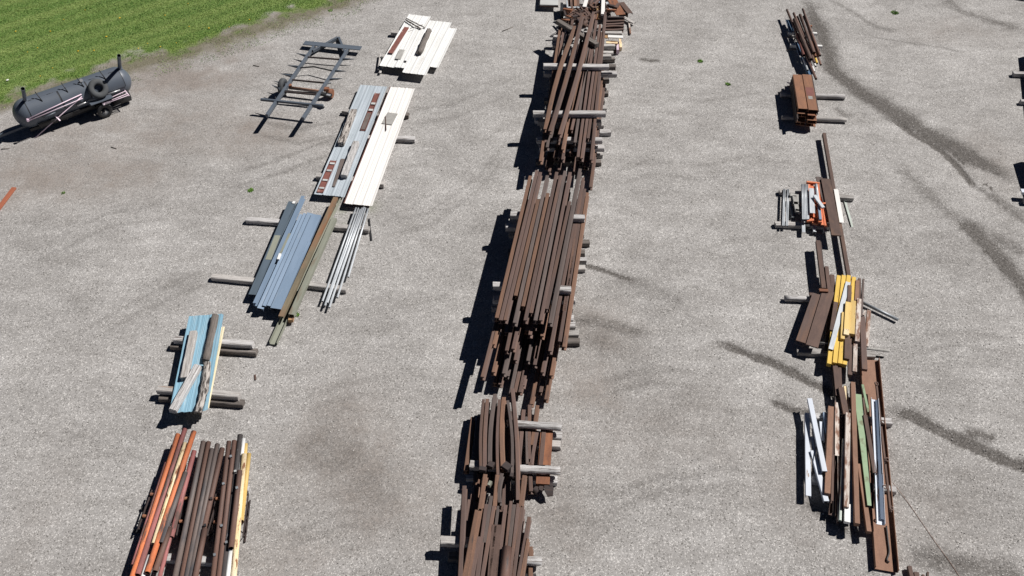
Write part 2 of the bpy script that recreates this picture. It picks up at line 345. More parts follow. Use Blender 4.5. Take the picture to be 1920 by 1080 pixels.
streak([(1195, 110), (1220, 114), (1240, 113)], .13, .8); streak([(1565, 200), (1580, 215), (1600, 218)], .16, .5); streak([(1640, 770), (1672, 800)], .3, .5)
# faint curving wheel marks, in pairs
for pts, a in [([(420, 330), (520, 300), (620, 262), (700, 240)], .2), ([(480, 225), (560, 243), (640, 225)], .22), ([(760, 210), (850, 195), (960, 150)], .16), ([(700, 420), (800, 400), (900, 330), (960, 250)], .16), ([(120, 640), (260, 560), (400, 500)], .14), ([(60, 470), (200, 400), (330, 380)], .14),
               ([(540, 760), (640, 720), (760, 700), (850, 720)], .1), ([(520, 1010), (640, 960), (780, 960)], .2), ([(1130, 330), (1220, 300), (1330, 310), (1440, 280)], .14), ([(1120, 720), (1220, 690), (1330, 700)], .18), ([(1080, 960), (1220, 900), (1380, 880), (1480, 900)], .18), ([(1160, 450), (1300, 470), (1420, 440)], .12), ([(1700, 640), (1800, 620), (1920, 640)], .16), ([(1200, 180), (1320, 190), (1440, 170)], .12), ([(1720, 940), (1820, 920), (1930, 940)], .16)]:
    for off in (0, 26): streak([(x, y+off) for x, y in pts], .13, a*1.6, vary=1.2)
for a in [(60, 330, 150, 60, .7), (210, 330, 110, 50, .6), (480, 255, 120, 50, .65), (140, 240, 200, 40, .45), (300, 260, 160, 60, .45), (640, 830, 80, 70, .5), (700, 870, 80, 70, .45), (690, 935, 90, 45, .5), (620, 890, 60, 40, .4),
          (330, 145, 150, 45, 1.0), (250, 130, 90, 22, 1.0), (420, 85, 80, 20, .8), (120, 290, 200, 50, .5), (350, 220, 150, 50, .45), (430, 95, 70, 25, .8), (200, 250, 120, 40, .45), (40, 1000, 60, 90, .2), (1100, 720, 70, 40, .45), (1120, 620, 60, 40, .45), (1040, 940, 70, 60, .4),
          (1000, 860, 120, 90, .3), (1230, 800, 120, 60, .25), (1780, 60, 120, 40, .3), (1860, 300, 60, 70, .35), (1500, 900, 80, 70, .3), (1740, 960, 90, 70, .2), (560, 1040, 120, 40, .3), (780, 930, 60, 70, .3)]: patch(*a)
for a in [(630, 840, 50, 40, .25), (690, 915, 50, 30, .25), (740, 860, 40, 25, .15), (1760, 900, 200, 110, .16), (1600, 980, 160, 80, .14), (1250, 780, 160, 60, .12), (1120, 640, 60, 30, .25), (1800, 470, 120, 60, .2), (1060, 940, 80, 50, .2)]: patch(*a, 'dirt')
lawn_d, lawn_t, lawn_s = polydist([(-900, 360), (-300, 250), (-40, 190), (0, 180), (60, 166), (110, 152), (170, 132), (240, 112), (300, 98), (350, 85), (400, 68), (440, 55), (500, 36), (560, 18), (620, -2), (720, -40), (900, -120), (1300, -260)])
lawn_sd = lawn_d*np.where(GY > 0, lawn_s, -1)*1.0      # positive on the lawn side
lawn = np.clip((lawn_sd-.12+(n2-.5)*1.7+(n1-.5)*1.3+(n4-.5)*.5)/.55+.5, 0, 1)
edge = np.clip(np.exp(-((lawn_sd+.35)/1.0)**2)*(.75+1.1*n2), 0, 1)
brown = np.maximum(brown, edge*.6)
pale = np.clip(np.exp(-((lawn_sd+.40)/.75)**2)*(.2+1.3*n2+.5*(n1-.5)), 0, 1)
for wx, wy, wr in [(690, 388, .5), (645, 425, .35), (640, 395, .3)]:      # sparse weeds under the sheets
    c = P(wx, wy); lawn = np.maximum(lawn, .4*np.exp(-((GX-c.x)**2+(GY-c.y)**2)/(wr*.6)**2)*(n2*1.6))
hz += (n1-.5)*.06*np.clip(1-np.abs(GX)/60, 0, 1)*0 + (n2-.5)*.012
verts = np.stack([GX, GY, hz], -1).reshape(-1, 3)
ny, nx = GX.shape
idx = np.arange(nx*ny).reshape(ny, nx)
quads = np.stack([idx[:-1, :-1], idx[:-1, 1:], idx[1:, 1:], idx[1:, :-1]], -1).reshape(-1, 4)
me = bpy.data.meshes.new('ground')
me.vertices.add(len(verts)); me.vertices.foreach_set('co', verts.ravel())
me.loops.add(quads.size); me.loops.foreach_set('vertex_index', quads.ravel().astype(np.int32))
me.polygons.add(len(quads)); me.polygons.foreach_set('loop_start', np.arange(0, quads.size, 4, dtype=np.int32))
me.update(calc_edges=True)
for nm, arr in (('dirt', dirt), ('brown', brown), ('pale', pale), ('lawn', lawn)):
    at = me.attributes.new(nm, 'FLOAT', 'POINT'); at.data.foreach_set('value', np.clip(arr, 0, 1).ravel().astype(np.float32))
ground = bpy.data.objects.new('ground', me); COL.objects.link(ground); ground['kind'] = 'structure'
def ground_mat():
    m, nt, b = newmat('gravel_yard')
    tc = nd(nt, 'ShaderNodeTexCoord'); v = tc.outputs['Object']
    def att(n):
        a = nd(nt, 'ShaderNodeAttribute', attribute_name=n); return a.outputs['Fac']
    vo = nd(nt, 'ShaderNodeTexVoronoi'); vo.inputs['Scale'].default_value = 36; nt.links.new(v, vo.inputs['Vector'])
    sx = nd(nt, 'ShaderNodeSeparateColor'); nt.links.new(vo.outputs['Color'], sx.inputs[0])
    cell = sx.outputs[0]; cell2 = sx.outputs[1]
    # stones: each its own tone
    stone = mix(nt, ramp(nt, cell, .0, 1.0), GRAVEL[0], GRAVEL[1])
    stone = mix(nt, ramp(nt, cell2, .86, .90), stone, GRAVEL[2])
    stone = mix(nt, ramp(nt, cell2, .10, .06), stone, GRAVEL[3])
    fine = noise(nt, v, 48, 4, .7)
    stone = mix(nt, .85, stone, mix(nt, ramp(nt, fine, .32, .68), (.74, .74, .74), (1.26, 1.26, 1.26)), 'MULTIPLY')
    big = noise(nt, v, .35, 5, .6); mp = nd(nt, 'ShaderNodeMapping'); mp.inputs['Rotation'].default_value = (0, 0, .25); mp.inputs['Scale'].default_value = (.65, 1.5, 1); nt.links.new(v, mp.inputs['Vector']); mid = noise(nt, mp.outputs[0], 1.1, 6, .68)
    tone = mix(nt, ramp(nt, big, .3, .7), (.82, .815, .81), (1.10, 1.10, 1.10))
    tone2 = mix(nt, ramp(nt, mid, .3, .7), (.80, .79, .78), (1.14, 1.14, 1.14))
    col = mix(nt, 1.0, mix(nt, 1.0, stone, tone, 'MULTIPLY'), tone2, 'MULTIPLY')
    # earth showing between the stones
    grain = math_n(nt, 'MULTIPLY_ADD', cell, .5, .72)
    brb = noise(nt, v, 2.6, 6, .72); ba = math_n(nt, 'MULTIPLY_ADD', math_n(nt, 'SUBTRACT', brb, .5), math_n(nt, 'MINIMUM', math_n(nt, 'MULTIPLY', att('brown'), 1.6), .7), att('brown'))
    bf = math_n(nt, 'MULTIPLY', ramp(nt, ba, .0, .9), grain)
    col = mix(nt, math_n(nt, 'MINIMUM', bf, .9), col, mix(nt, .7, (.215, .185, .165), mix(nt, cell, (.125, .107, .095), (.36, .32, .29))))
    brk = noise(nt, v, 5.5, 6, .7); dm = math_n(nt, 'MULTIPLY_ADD', math_n(nt, 'SUBTRACT', brk, .5), math_n(nt, 'MINIMUM', math_n(nt, 'MULTIPLY', att('dirt'), 2.2), .75), att('dirt'))
    vg = math_n(nt, 'MULTIPLY', ramp(nt, math_n(nt, 'MULTIPLY_ADD', math_n(nt, 'SUBTRACT', brb, .5), .8, att('pale')), .05, .8), math_n(nt, 'MULTIPLY_ADD', fine, .9, .4))
    col = mix(nt, math_n(nt, 'MINIMUM', math_n(nt, 'MULTIPLY', vg, math_n(nt, 'MINIMUM', math_n(nt, 'MULTIPLY', att('pale'), 6.0), 1.0)), .92), col, mix(nt, cell, (.085, .080, .045), (.20, .185, .125)))
    df = math_n(nt, 'MULTIPLY', ramp(nt, dm, .02, .80), math_n(nt, 'MULTIPLY', math_n(nt, 'MULTIPLY_ADD', fine, 1.6, .45), ramp(nt, cell2, 1.2, .80)))
    col = mix(nt, math_n(nt, 'MINIMUM', df, .94), col, mix(nt, cell, (.050, .045, .041), (.15, .138, .128)))
    lf = math_n(nt, 'MULTIPLY', att('lawn'), math_n(nt, 'MULTIPLY_ADD', fine, .8, .55))
    col = mix(nt, math_n(nt, 'MINIMUM', lf, 1.0), col, mix(nt, cell, (.11, .19, .04), (.18, .25, .06)))
    nt.links.new(col, b.inputs['Base Color']); b.inputs['Roughness'].default_value = .92
    b.inputs['Specular IOR Level'].default_value = .2
    hh = math_n(nt, 'ADD', math_n(nt, 'MULTIPLY', vo.outputs['Distance'], -1.0), math_n(nt, 'MULTIPLY', fine, .8))
    bump(nt, b, hh, .35, .012)
    return m
GRAVEL = [(.292, .284, .277), (.392, .380, .370), (.56, .545, .53), (.17, .163, .155)]
me.materials.append(ground_mat())
# ---------------------------------------------------------------- grass blades
def interp(arr, x, y):
    i = np.clip(np.searchsorted(gx, x)-1, 0, nx-2); j = np.clip(np.searchsorted(gy, y)-1, 0, ny-2)
    return arr[j, i]
def blades(name, X, Y, hmin, hmax, wd, mt, lean=1.1):
    n = len(X); h = rng.uniform(hmin, hmax, n); a = rng.uniform(0, 2*np.pi, n); b = rng.uniform(0, 2*np.pi, n); w = wd*rng.uniform(.6, 1.3, n)
    z0 = interp(hz, X, Y)-.005
    l = rng.uniform(.1, lean, n)*h
    p0 = np.stack([X-np.cos(a)*w, Y-np.sin(a)*w, z0], -1); p1 = np.stack([X+np.cos(a)*w, Y+np.sin(a)*w, z0], -1)
    p2 = np.stack([X+np.cos(b)*l, Y+np.sin(b)*l, z0+h], -1)
    vs = np.stack([p0, p1, p2], 1).reshape(-1, 3)
    me = bpy.data.meshes.new(name); me.vertices.add(len(vs)); me.vertices.foreach_set('co', vs.ravel())
    me.loops.add(len(vs)); me.loops.foreach_set('vertex_index', np.arange(len(vs), dtype=np.int32))
    me.polygons.add(n); me.polygons.foreach_set('loop_start', np.arange(0, len(vs), 3, dtype=np.int32)); me.update(calc_edges=True)
    me.materials.append(mt); o = bpy.data.objects.new(name, me); COL.objects.link(o); return o
def grass_mat():
    m, nt, b = newmat('mown_grass')
    tc = nd(nt, 'ShaderNodeTexCoord'); v = tc.outputs['Object']
    A, B = P(0, 120), P(250, 42)
    d = (B-A).normalized()
    dp = nd(nt, 'ShaderNodeVectorMath', operation='DOT_PRODUCT'); nt.links.new(v, dp.inputs[0]); dp.inputs[1].default_value = (-d.y, d.x, 0)
    wob = math_n(nt, 'MULTIPLY_ADD', noise(nt, v, .6, 2), .3, 0)
    st = math_n(nt, 'SINE', math_n(nt, 'MULTIPLY', math_n(nt, 'ADD', dp.outputs['Value'], wob), 2*math.pi/1.05))
    s2 = math_n(nt, 'SINE', math_n(nt, 'MULTIPLY', math_n(nt, 'ADD', dp.outputs['Value'], wob), 2*math.pi/2.3))
    st = math_n(nt, 'MULTIPLY_ADD', s2, .7, st)
    col = mix(nt, ramp(nt, st, -.6, 1.1), (.085, .215, .028), (.38, .46, .16))
    col = mix(nt, ramp(nt, noise(nt, v, 14, 3), .3, .7), mix(nt, .25, col, (.07, .17, .02)), mix(nt, .2, col, (.30, .36, .10)))
    col = mix(nt, math_n(nt, 'MULTIPLY', ramp(nt, noise(nt, v, 1.1, 4), .5, .72), .5), col, (.25, .31, .09))
    nt.links.new(col, b.inputs['Base Color']); b.inputs['Roughness'].default_value = .7
    return m
GM = grass_mat()
N = 520000
X = rng.uniform(-27, -5, N); Y = rng.uniform(26, 46, N)
lw = interp(lawn, X, Y); sd = interp(lawn_sd, X, Y)
vis = ((Y < 41+0*X) & (X > -24.5))
keep = vis & (rng.random(N) < np.clip(lw*1.1, 0, 1)**1.3) & (lw > .05)
fringe = vis & (sd > -1.9) & (lw < .6) & (rng.random(N) < .22)*(fbm(X, Y, 1.4, 77) > .47)
k = keep | fringe
g = blades('grass', X[k], Y[k], .025, .06, .012, GM)
g['kind'] = 'stuff'; g['label'] = 'mown green lawn along the edge of the gravel'; g['category'] = 'grass'
# small weeds in the gravel
WD = two_tone('weed_green', (.17, .33, .045), (.12, .25, .03), 9, fine=.15, bmp=0)
def weed(px, py, r, n, label, name='weed'):
    n *= 3; c = P(px, py); a = rng.uniform(0, 6.28, n); q = r*np.sqrt(rng.random(n))
    o = blades(name, c.x+q*np.cos(a), c.y+q*np.sin(a)*1.1, .02, .05, .016, WD, 1.8)
    tag(o, label, 'weed', 'green weeds sprouting in the gravel')
weed(470, 357, .10, 70, 'small green weed alone in the gravel left of the slate beams')
weed(1313, 115, .11, 90, 'green weed right of the upper rail stack, the bushier of two')
weed(1365, 158, .10, 60, 'sparser green weed right and below the bushy one near the rail stack')
weed(1678, 24, .17, 110, 'widest green weed, beside the dark streak at the upper right')
weed(119, 362, .07, 22, 'tiny green weed near the terracotta board on the left')
weed(557, 590, .08, 30, 'tiny green weed beside the end of the grey green beams')
weed(620, 20, .10, 30, 'green weed in the gravel just past the corner of the lawn')
# dandelions
def flower_mesh():
    vs, fs = [], []; n = 9
    for i in range(n): a = 6.283*i/n; vs.append((.022*math.cos(a), .022*math.sin(a), .045))
    vs.append((0, 0, .056)); vs.append((0, 0, 0))
    for i in range(n): fs.append((i, (i+1) % n, n)); fs.append(((i+1) % n, i, n+1))
    me = bpy.data.meshes.new('dandelion'); me.from_pydata(vs, [], fs)
    me.materials.append(two_tone('dandelion_yellow', (.75, .50, .03), (.65, .38, .02), 30, fine=.1, bmp=0)); return me
FM = flower_mesh(); k = 0
for (x, y) in [(71, 91), (99, 129), (147, 97), (52, 99), (177, 96), (260, 92), (277, 83), (301, 89), (331, 82), (355, 51), (353, 8), (430, 52), (468, 38), (392, 54), (120, 38), (76, 144), (95, 60), (225, 35), (30, 60), (310, 30), (200, 70), (160, 20)]:
    o = bpy.data.objects.new('dandelion', FM); COL.objects.link(o); o.location = P(x, y); s = random.uniform(1., 1.9); o.scale = (s, s, 1)
    tag(o, 'yellow dandelion flower dotting the mown lawn', 'flower', 'yellow dandelions in the lawn')
WM = FM.copy(); WM.materials.clear(); WM.materials.append(two_tone('seed_head_white', (.75, .75, .72), (.65, .65, .62), 30, fine=.1, bmp=0))
o = bpy.data.objects.new('seed_head', WM); COL.objects.link(o); o.location = P(15, 152.5); o.scale = (2.6, 2.6, 1.6); tag(o, 'white dandelion seed head in the lawn at the left edge', 'flower')
# pebbles: pale stones one can see on the gravel
def pebble_field(name, n, label):
    vs, fs = [], []
    for _ in range(n):
        c = P(random.uniform(-60, 1980), random.uniform(-40, 1120)); r = random.choice([.009, .011, .013, .016, .024]); a0 = random.random()*6; b = len(vs)
        if interp(lawn, np.array([c.x]), np.array([c.y]))[0] > .3: continue
        q = random.uniform(.6, 1)
        for i in range(5): a = a0+6.283*i/5; vs.append((c.x+r*math.cos(a), c.y+r*q*math.sin(a), c.z-.004))
        for i in range(5): a = a0+6.283*i/5; vs.append((c.x+r*.7*math.cos(a), c.y+r*.7*q*math.sin(a), c.z+r*.7))
        for i in range(5): j = (i+1) % 5; fs.append((b+i, b+j, b+5+j, b+5+i))
        fs.append(tuple(b+5+i for i in range(5)))
    o = mesh_obj(name, vs, fs, PEB); tag(o, label, 'gravel', kind='stuff')
def peb_mat():
    m, nt, b = newmat('loose_stone')
    gn = nd(nt, 'ShaderNodeNewGeometry')
    col = mix(nt, gn.outputs['Random Per Island'], (.20, .19, .18), (.62, .60, .57))
    nt.links.new(col, b.inputs['Base Color']); b.inputs['Roughness'].default_value = .9; return m
PEB = peb_mat()
pebble_field('gravel', 11000, 'loose stones scattered over the gravel yard')
# ================================================================ LEFT SIDE
# ---------------------------------------------------------------- tank trailer
def build_tank():
    R0 = .56
    C0, C1 = P(52, 211, .80), P(220, 152, .80)
    ax = (C1-C0).normalized(); L = (C1-C0).length
    fr = Vector((ax.y, -ax.x, 0)).normalized()          # towards the photographer
    root = empty('tank_trailer', Vector(((C0+C1).x/2, (C0+C1).y/2, 0)), 'charcoal round ended tank on a trailer with two chimneys, parked along the lawn', 'tank trailer')
    fz = ax.cross(fr)*-1
    if fz.z < 0: fz = -fz
    T = Matrix((ax, -fr, fz)).transposed().to_4x4(); T.translation = (C0+C1)/2      # local x along, -y front, z up
    def loc(x, ang, r=R0): return T @ Vector((x, -r*math.sin(ang), r*math.cos(ang)))
    prof_ = [(-L/2-R0*.92*math.cos(t), R0*math.sin(t)) for t in [i*math.pi/2/8 for i in range(9)]]
    prof_ += [(-L/4, R0), (0, R0), (L/4, R0)] + [(L/2+R0*.92*math.sin(t), R0*math.cos(t)) for t in [i*math.pi/2/8 for i in range(9)]]
    n = 40; vs, fs = [], []
    for x, r in prof_:
        for k in range(n): a = 2*math.pi*k/n; vs.append((x, max(r, .001)*math.cos(a), max(r, .001)*math.sin(a)))
    for i in range(len(prof_)-1):
        for k in range(n): k2 = (k+1) % n; fs.append((i*n+k, i*n+k2, i*n+n+k2, i*n+n+k))
    mesh_obj('tank', vs, fs, 'tank', True, mtx=T, parent=root)
    def hit(px, py, r=R0):
        inv = T.inverted(); o = inv @ CAM; d = (inv.to_3x3() @ ray(px, py))
        a = d.y**2+d.z**2; b = 2*(o.y*d.y+o.z*d.z); c = o.y**2+o.z**2-r*r; q = b*b-4*a*c
        t = (-b-math.sqrt(max(q, 0)))/(2*a); return o+d*t       # in the tank's own frame
    def patch_(name, x0, x1, a0, a1, r, th, m):
        vs, fs = [], []; k = 12
        for rr in (r, r+th):
            for x in (x0, x1):
                for i in range(k+1): a = a0+(a1-a0)*i/k; vs.append((x, -rr*math.sin(a), rr*math.cos(a)))
        q = k+1
        for i in range(k):
            fs += [(2*q+i, 2*q+i+1, 3*q+i+1, 3*q+i), (i, q+i, q+i+1, i+1), (i, i+1, 2*q+i+1, 2*q+i), (q+i, 3*q+i, 3*q+i+1, q+i+1)]
        fs += [(0, 2*q, 3*q, q), (k, q+k, 3*q+k, 2*q+k)]
        return mesh_obj(name, vs, fs, m, False, mtx=T, parent=root)
    def ax_of(px, py): v = hit(px, py); return v.x, math.atan2(-v.y, v.z)
    xa, _ = ax_of(56, 210); xb, _ = ax_of(121, 200); xc, _ = ax_of(170, 180); xd, _ = ax_of(234, 158)
    doors = [(xa, xb-.03), (xb+.03, xc), (xc+.05, xd)]
    for (p, q) in doors:
        d = patch_('door', p, q, .30, 1.55, R0, .014, 'tank'); patch_('door_seal', p-.025, q+.025, .28, 1.57, R0, .006, 'black')
        e0, e1 = p+(q-p)*.25, q-(q-p)*.25
        for s in (.2, .8):
            x = p+(q-p)*s; bar3('hinge', 'black', loc(x-.12, .30, R0+.022), loc(x+.12, .30, R0+.022), .022, .022, 'rod', parent=root)
    for (x, (bx, by), (ex, ey)) in [(0, (143, 196), (164, 187)), (1, (200, 174), (223, 166)), (2, (80, 218), (102, 208))]:
        u, v = hit(bx, by), hit(ex, ey)
        u2, v2 = T @ Vector((u.x, u.y*1.14, u.z*1.14)), T @ Vector((v.x, v.y*1.14, v.z*1.14))
        bar3('door_handle', 'silver' if x < 2 else 'tank', u2, v2, .05, .05, 'rod', parent=root)
        for e in (u, v): bar3('handle_bracket', 'black', T @ e, T @ Vector((e.x, e.y*1.14, e.z*1.14)), .025, .025, 'rod', parent=root)
    for (tx, ty), (bx, by) in [((66, 172), (80, 190)), ((115, 155), (128, 173)), ((144, 145), (158, 163)), ((186, 131), (199, 149))]:
        b = T @ hit(bx, by, R0+.03); zt = (T @ Vector((0, 0, R0))).z+.24
        bar3('counterweight_bar', 'black', b, P(tx, ty, zt), .038, .038, 'rod', parent=root)
    for (bx, by), (tx, ty), zt in [((45.5, 196), (41, 163), 2.3), ((223, 133), (221.5, 101), 2.3)]:
        h = hit(bx, by); xx = h.x
        for _ in range(6): xx += (bx-pix(loc(xx, -.12, R0*.97))[0])/47
        b = loc(xx, -.12, R0*.95); bar3('chimney', 'tank', b, P(tx, ty, zt), .145, .145, 'pipe', parent=root, t=.88)
        bar3('chimney_collar', 'tank', b, b+(P(tx, ty, zt)-b)*.10, .19, .19, 'rod', parent=root)
    # gauge
    h = T @ hit(153, 150); g = P(151, 147.5, h.z+.12)
    bar3('gauge', 'white', h, g, .02, .02, 'rod', parent=root)
    n_ = (CAM-g).normalized(); bar3('gauge_dial', 'silver', g-n_*.02, g+n_*.03, .13, .13, 'rod', parent=root)
    # tyre leaning on the tank
    def torus(name, m, c, axis, R, r, sq=1.0, parent=None, nu=30, nv=14):
        vs, fs = [], []
        for i in range(nu):
            a = 2*math.pi*i/nu
            for j in range(nv):
                b = 2*math.pi*j/nv; cb, sb = math.cos(b), math.sin(b)
                q = math.copysign(abs(sb)**.7, sb)
                rr = R+r*math.copysign(abs(cb)**.8, cb); vs.append((rr*math.cos(a), rr*math.sin(a), r*sq*q))
        for i in range(nu):
            for j in range(nv):
                i2, j2 = (i+1) % nu, (j+1) % nv; fs.append((i*nv+j, i2*nv+j, i2*nv+j2, i*nv+j2))
        Tm = axis.to_track_quat('Z', 'Y').to_matrix().to_4x4(); Tm.translation = c
        return mesh_obj(name, vs, fs, m, True, mtx=Tm, parent=parent)
    hc = hit(184, 166, R0+.12); axis = (T.to_3x3() @ Vector((.12, -.80, .62))).normalized()
    sp = torus('spare_tyre', 'rubber', T @ hc, axis, .265, .115, .9, parent=root)
    # wheels, firebox, fender, chassis
    wx, _ = ax_of(200, 186)
    def wheel(off, x):
        wc = T @ Vector((x, off, 0)); wc.z = .30
        wn = torus('wheel', 'black', wc, fr, .22, .08, 1.0, parent=root)
        bar3('rim', 'galv_dark', wc-fr*.05, wc+fr*.05, .30, .30, 'rod', parent=wn); bar3('hub', 'silver', wc+fr*.05, wc+fr*.08, .09, .09, 'rod', parent=wn)
    wp = (T.inverted() @ P(200, 211, .33)); wheel(-.86, wp.x); wheel(.86, wp.x)
    a, b = T @ Vector((wp.x-.42, -.80, 0)), T @ Vector((wp.x+.45, -.80, 0)); a.z = b.z = .76
    bar3('fender', 'tank', a, b, .28, .03, 'box', parent=root)
    c = a.copy(); c.z = .40; bar3('fender_skirt', 'tank', c+Vector((0, 0, .02)), a+Vector((0, 0, -.02)), .28, .02, 'box', parent=root)
    for s in (-1, 1):
        ww = T @ Vector((wp.x, .46*s, 0)), T @ Vector((wp.x, .95*s, 0)); ww[0].z = ww[1].z = .37
        bar3('axle_stub', 'black', ww[0], ww[1], .07, .07, 'rod', parent=root)
    for s in (-.32, .32):
        a, b = T @ Vector((-L/2-.2, s, 0)), T @ Vector((L/2+.1, s, 0)); a.z = b.z = .32
        bar3('chassis_rail', 'black', a, b, .08, .12, 'box', parent=root)
    for xx in (-L/2+.2, -L/6, L/6, L/2-.2):
        a, b = T @ Vector((xx, -.5, 0)), T @ Vector((xx, .5, 0)); a.z = b.z = .36
        bar3('saddle', 'black', a, b, .07, .10, 'box', parent=root)
    t0 = T @ Vector((-L/2-.1, -.0, 0)); t0.z = .36; bar3('tongue', 'frame_grey', P(-26, 262, .30), t0, .10, .10, 'box', parent=root)
    for xx, m in ((-L/2-.9, 0),):
        j = T @ Vector((xx, 0, 0)); j0 = j.copy(); j0.z = .0; j.z = .6; bar3('jack', 'black', j0+Vector((0, 0, .001)), j, .05, .05, 'rod', parent=root)
    # black strip painting the shade under the tank, and firebox drum under the front
    a, b = T @ Vector((xa+.1, -.50, 0)), T @ Vector((xc, -.50, 0)); a.z = b.z = .50
    bar3('underside_shade', 'black', a, b, .16, .10, 'side', parent=root)
    a, b = T @ Vector((xc+.72, -.42, 0)), T @ Vector((xc+1.42, -.42, 0)); a.z = b.z = .60
    bar3('firebox', 'black', a, b, .52, .52, 'rod', parent=root)
    for (px, py) in [(72, 230), (123, 211), (174, 193)]:
        q = P(px, py, .38); bar3('valve_stub', 'silver', q, q+fr*.05+Vector((.04, 0, -.02)), .05, .05, 'rod', parent=root)
    a, b = P(205, 203, .25), P(228, 193, .25)
    bar3('step_bar', 'black', a, b, .03, .03, 'rod', parent=root); bar3('step_bar', 'black', P(203, 207, .2), P(229, 198, .2), .03, .03, 'rod', parent=root)
    # pinkish rods leaning against it
    def onb(px, py, k=1.05): v = hit(px, py); return T @ Vector((v.x, v.y*k, v.z*k))
    G = 'pinkish white poles leaning on the tank'
    tag(bar3('pole', 'pinkwhite', onb(50, 222, 1.10), onb(152, 176, 1.09), .042, .042, 'rod'), 'upper thin pinkish white pole lying along the front of the charcoal tank', 'pole', G)
    tag(bar3('pole', 'pinkwhite', onb(54, 224, 1.12), onb(154, 183, 1.12), .03, .03, 'rod'), 'lower thin pinkish white pole lying along the front of the charcoal tank', 'pole', G)
    p = tag(bar3('pole', 'pinkwhite', P(65, 258, .03), onb(152, 180, 1.15), .038, .038, 'rod'), 'pinkish white pole with a short crossbar, leaning from the gravel onto the tank', 'pole', G)
    q0, q1 = P(65, 258, .03), onb(152, 180, 1.15); q = q0+(q1-q0)*.48
    bar3('crossbar', 'pinkwhite', q+Vector((-.10, .05, .10)), q+Vector((.10, -.05, -.10)), .05, .03, 'box', parent=p)
    e = onb(50, 222, 1.12); tag(bar3('knob', 'pinkwhite', e-fr*.05, e+fr*.06, .10, .10, 'rod'), 'small white round knob at the left end of the poles on the tank', 'knob')
    rk = empty('rod_rack', T @ hit(214, 182), 'small pinkish white rack of parallel rods on the tank trailer above its wheel', 'rack')
    zr = .66
    for (a, b) in [((191, 190), (235, 170)), ((192, 194), (238, 175)), ((197, 194), (240, 178))]:
        bar3('rod', 'pinkwhite', P(*a, zr), P(*b, zr), .034, .034, 'rod', parent=rk)
    bar3('end_bar', 'pinkwhite', P(189, 188, zr-.02), P(196, 196, zr-.02), .04, .03, 'box', parent=rk); bar3('end_bar', 'pinkwhite', P(234, 169, zr-.02), P(242, 179, zr-.02), .04, .03, 'box', parent=rk)
    bar3('foot_plate', 'silver', P(192, 195, zr-.03), P(206, 190, zr-.03), .16, .03, 'box', parent=rk)
    for e in ((195, 193), (232, 174)): bar3('rack_arm', 'black', P(*e, zr-.03)+fr*-.25, P(*e, zr-.03), .03, .03, 'rod', parent=rk)
    return torus
torus = build_tank()
# ---------------------------------------------------------------- trailer frame
def build_frame():
    Z = zoomer(6, 470, 50); zt = .62
    root = empty('trailer_chassis', P(577, 150, 0), 'bare slate grey trailer chassis with pointed tongue and one rusty axle', 'trailer chassis')
    def zf(y): return .20+.00066*(y-178)      # its tongue rests low, the rear stands up on the axle
    def b(name, A, B, w, h, dz=0, m='frame_grey', kind='box', z=None, **kw): return bar3(name, m, P(*Z(*A), z or zf(A[1])+dz), P(*Z(*B), z or zf(B[1])+dz), w, h, kind, parent=root, **kw)
    b('side_rail', (715, 200), (178, 985), .10, .14); b('side_rail', (1098, 232), (584, 1020), .10, .14)
    b('tongue_beam', (695, 262), (975, 112), .09, .13); b('tongue_beam', (1062, 280), (990, 112), .09, .13)
    b('bumper_plate', (600, 178), (1240, 240), .30, .035, .025)
    b('cross_member', (640, 335), (1000, 362), .05, .06, -.03, 'rust_dark'); b('cross_member', (550, 458), (712, 444), .04, .05, -.02, 'black'); b('cross_member', (706, 444), (912, 490), .04, .05, -.02, 'black')
    b('cross_member', (458, 590), (826, 625), .05, .06, -.03, 'rust_dark'); b('cross_member', (350, 722), (735, 758), .06, .06, -.05, 'rust_dark'); b('cross_member', (360, 716), (740, 740), .04, .06, -.03, 'black')
    b('cross_member', (112, 808), (815, 880), .09, .09, .03)
    def spike(tip, base):      # tapering outrigger of folded plate
        A, B = P(*Z(*base), zf(base[1])-.01), P(*Z(*tip), zf(base[1])-.01)
        bar3('outrigger', 'frame_grey', A, B, .07, .11, 'box', parent=root, taper=.15, taperz=.12)
    for t_, b_ in [((508, 284), (626, 318)), ((412, 422), (535, 442)), ((334, 515), (455, 545)), ((262, 600), (390, 634)), ((230, 640), (330, 690)), ((1168, 352), (1030, 352)), ((1072, 490), (945, 482)), ((1028, 568), (875, 580)), ((148, 790), (260, 825))]: spike(t_, b_)
    b('axle', (425, 668), (800, 715), .08, .08, 0, 'rust_light', 'rod', z=.40); b('axle_tube', (430, 690), (790, 735), .05, .05, 0, 'rust_dark', 'rod', z=.36)
    d = (P(*Z(800, 715), .4)-P(*Z(425, 668), .4)).normalized()
    wc = P(*Z(362, 678), .36)
    wh = torus('wheel', 'rubber', wc, d, .25, .105, 1.0, parent=root); bar3('rim', 'rust_dark', wc-d*.05, wc+d*.05, .32, .32, 'rod', parent=wh)
    hc = P(*Z(885, 705), .40); bar3('hub_drum', 'rust_orange', hc-d*.12, hc+d*.12, .36, .36, 'rod', parent=root)
    bar3('spring_seat', 'rust_orange', P(*Z(820, 690), .46), P(*Z(880, 690), .46), .18, .12, 'box', parent=root); bar3('spring_seat', 'rust_orange', P(*Z(410, 660), .45), P(*Z(460, 650), .45), .14, .12, 'box', parent=root)
    b('axle_bracket', (765, 738), (905, 765), .16, .10, -.06, 'black'); b('bracket_tab', (855, 760), (895, 770), .10, .02, -.04, 'silver')
    b('leaf_spring', (830, 640), (905, 628), .05, .04, 0, 'galv_dark', z=.42)
build_frame()
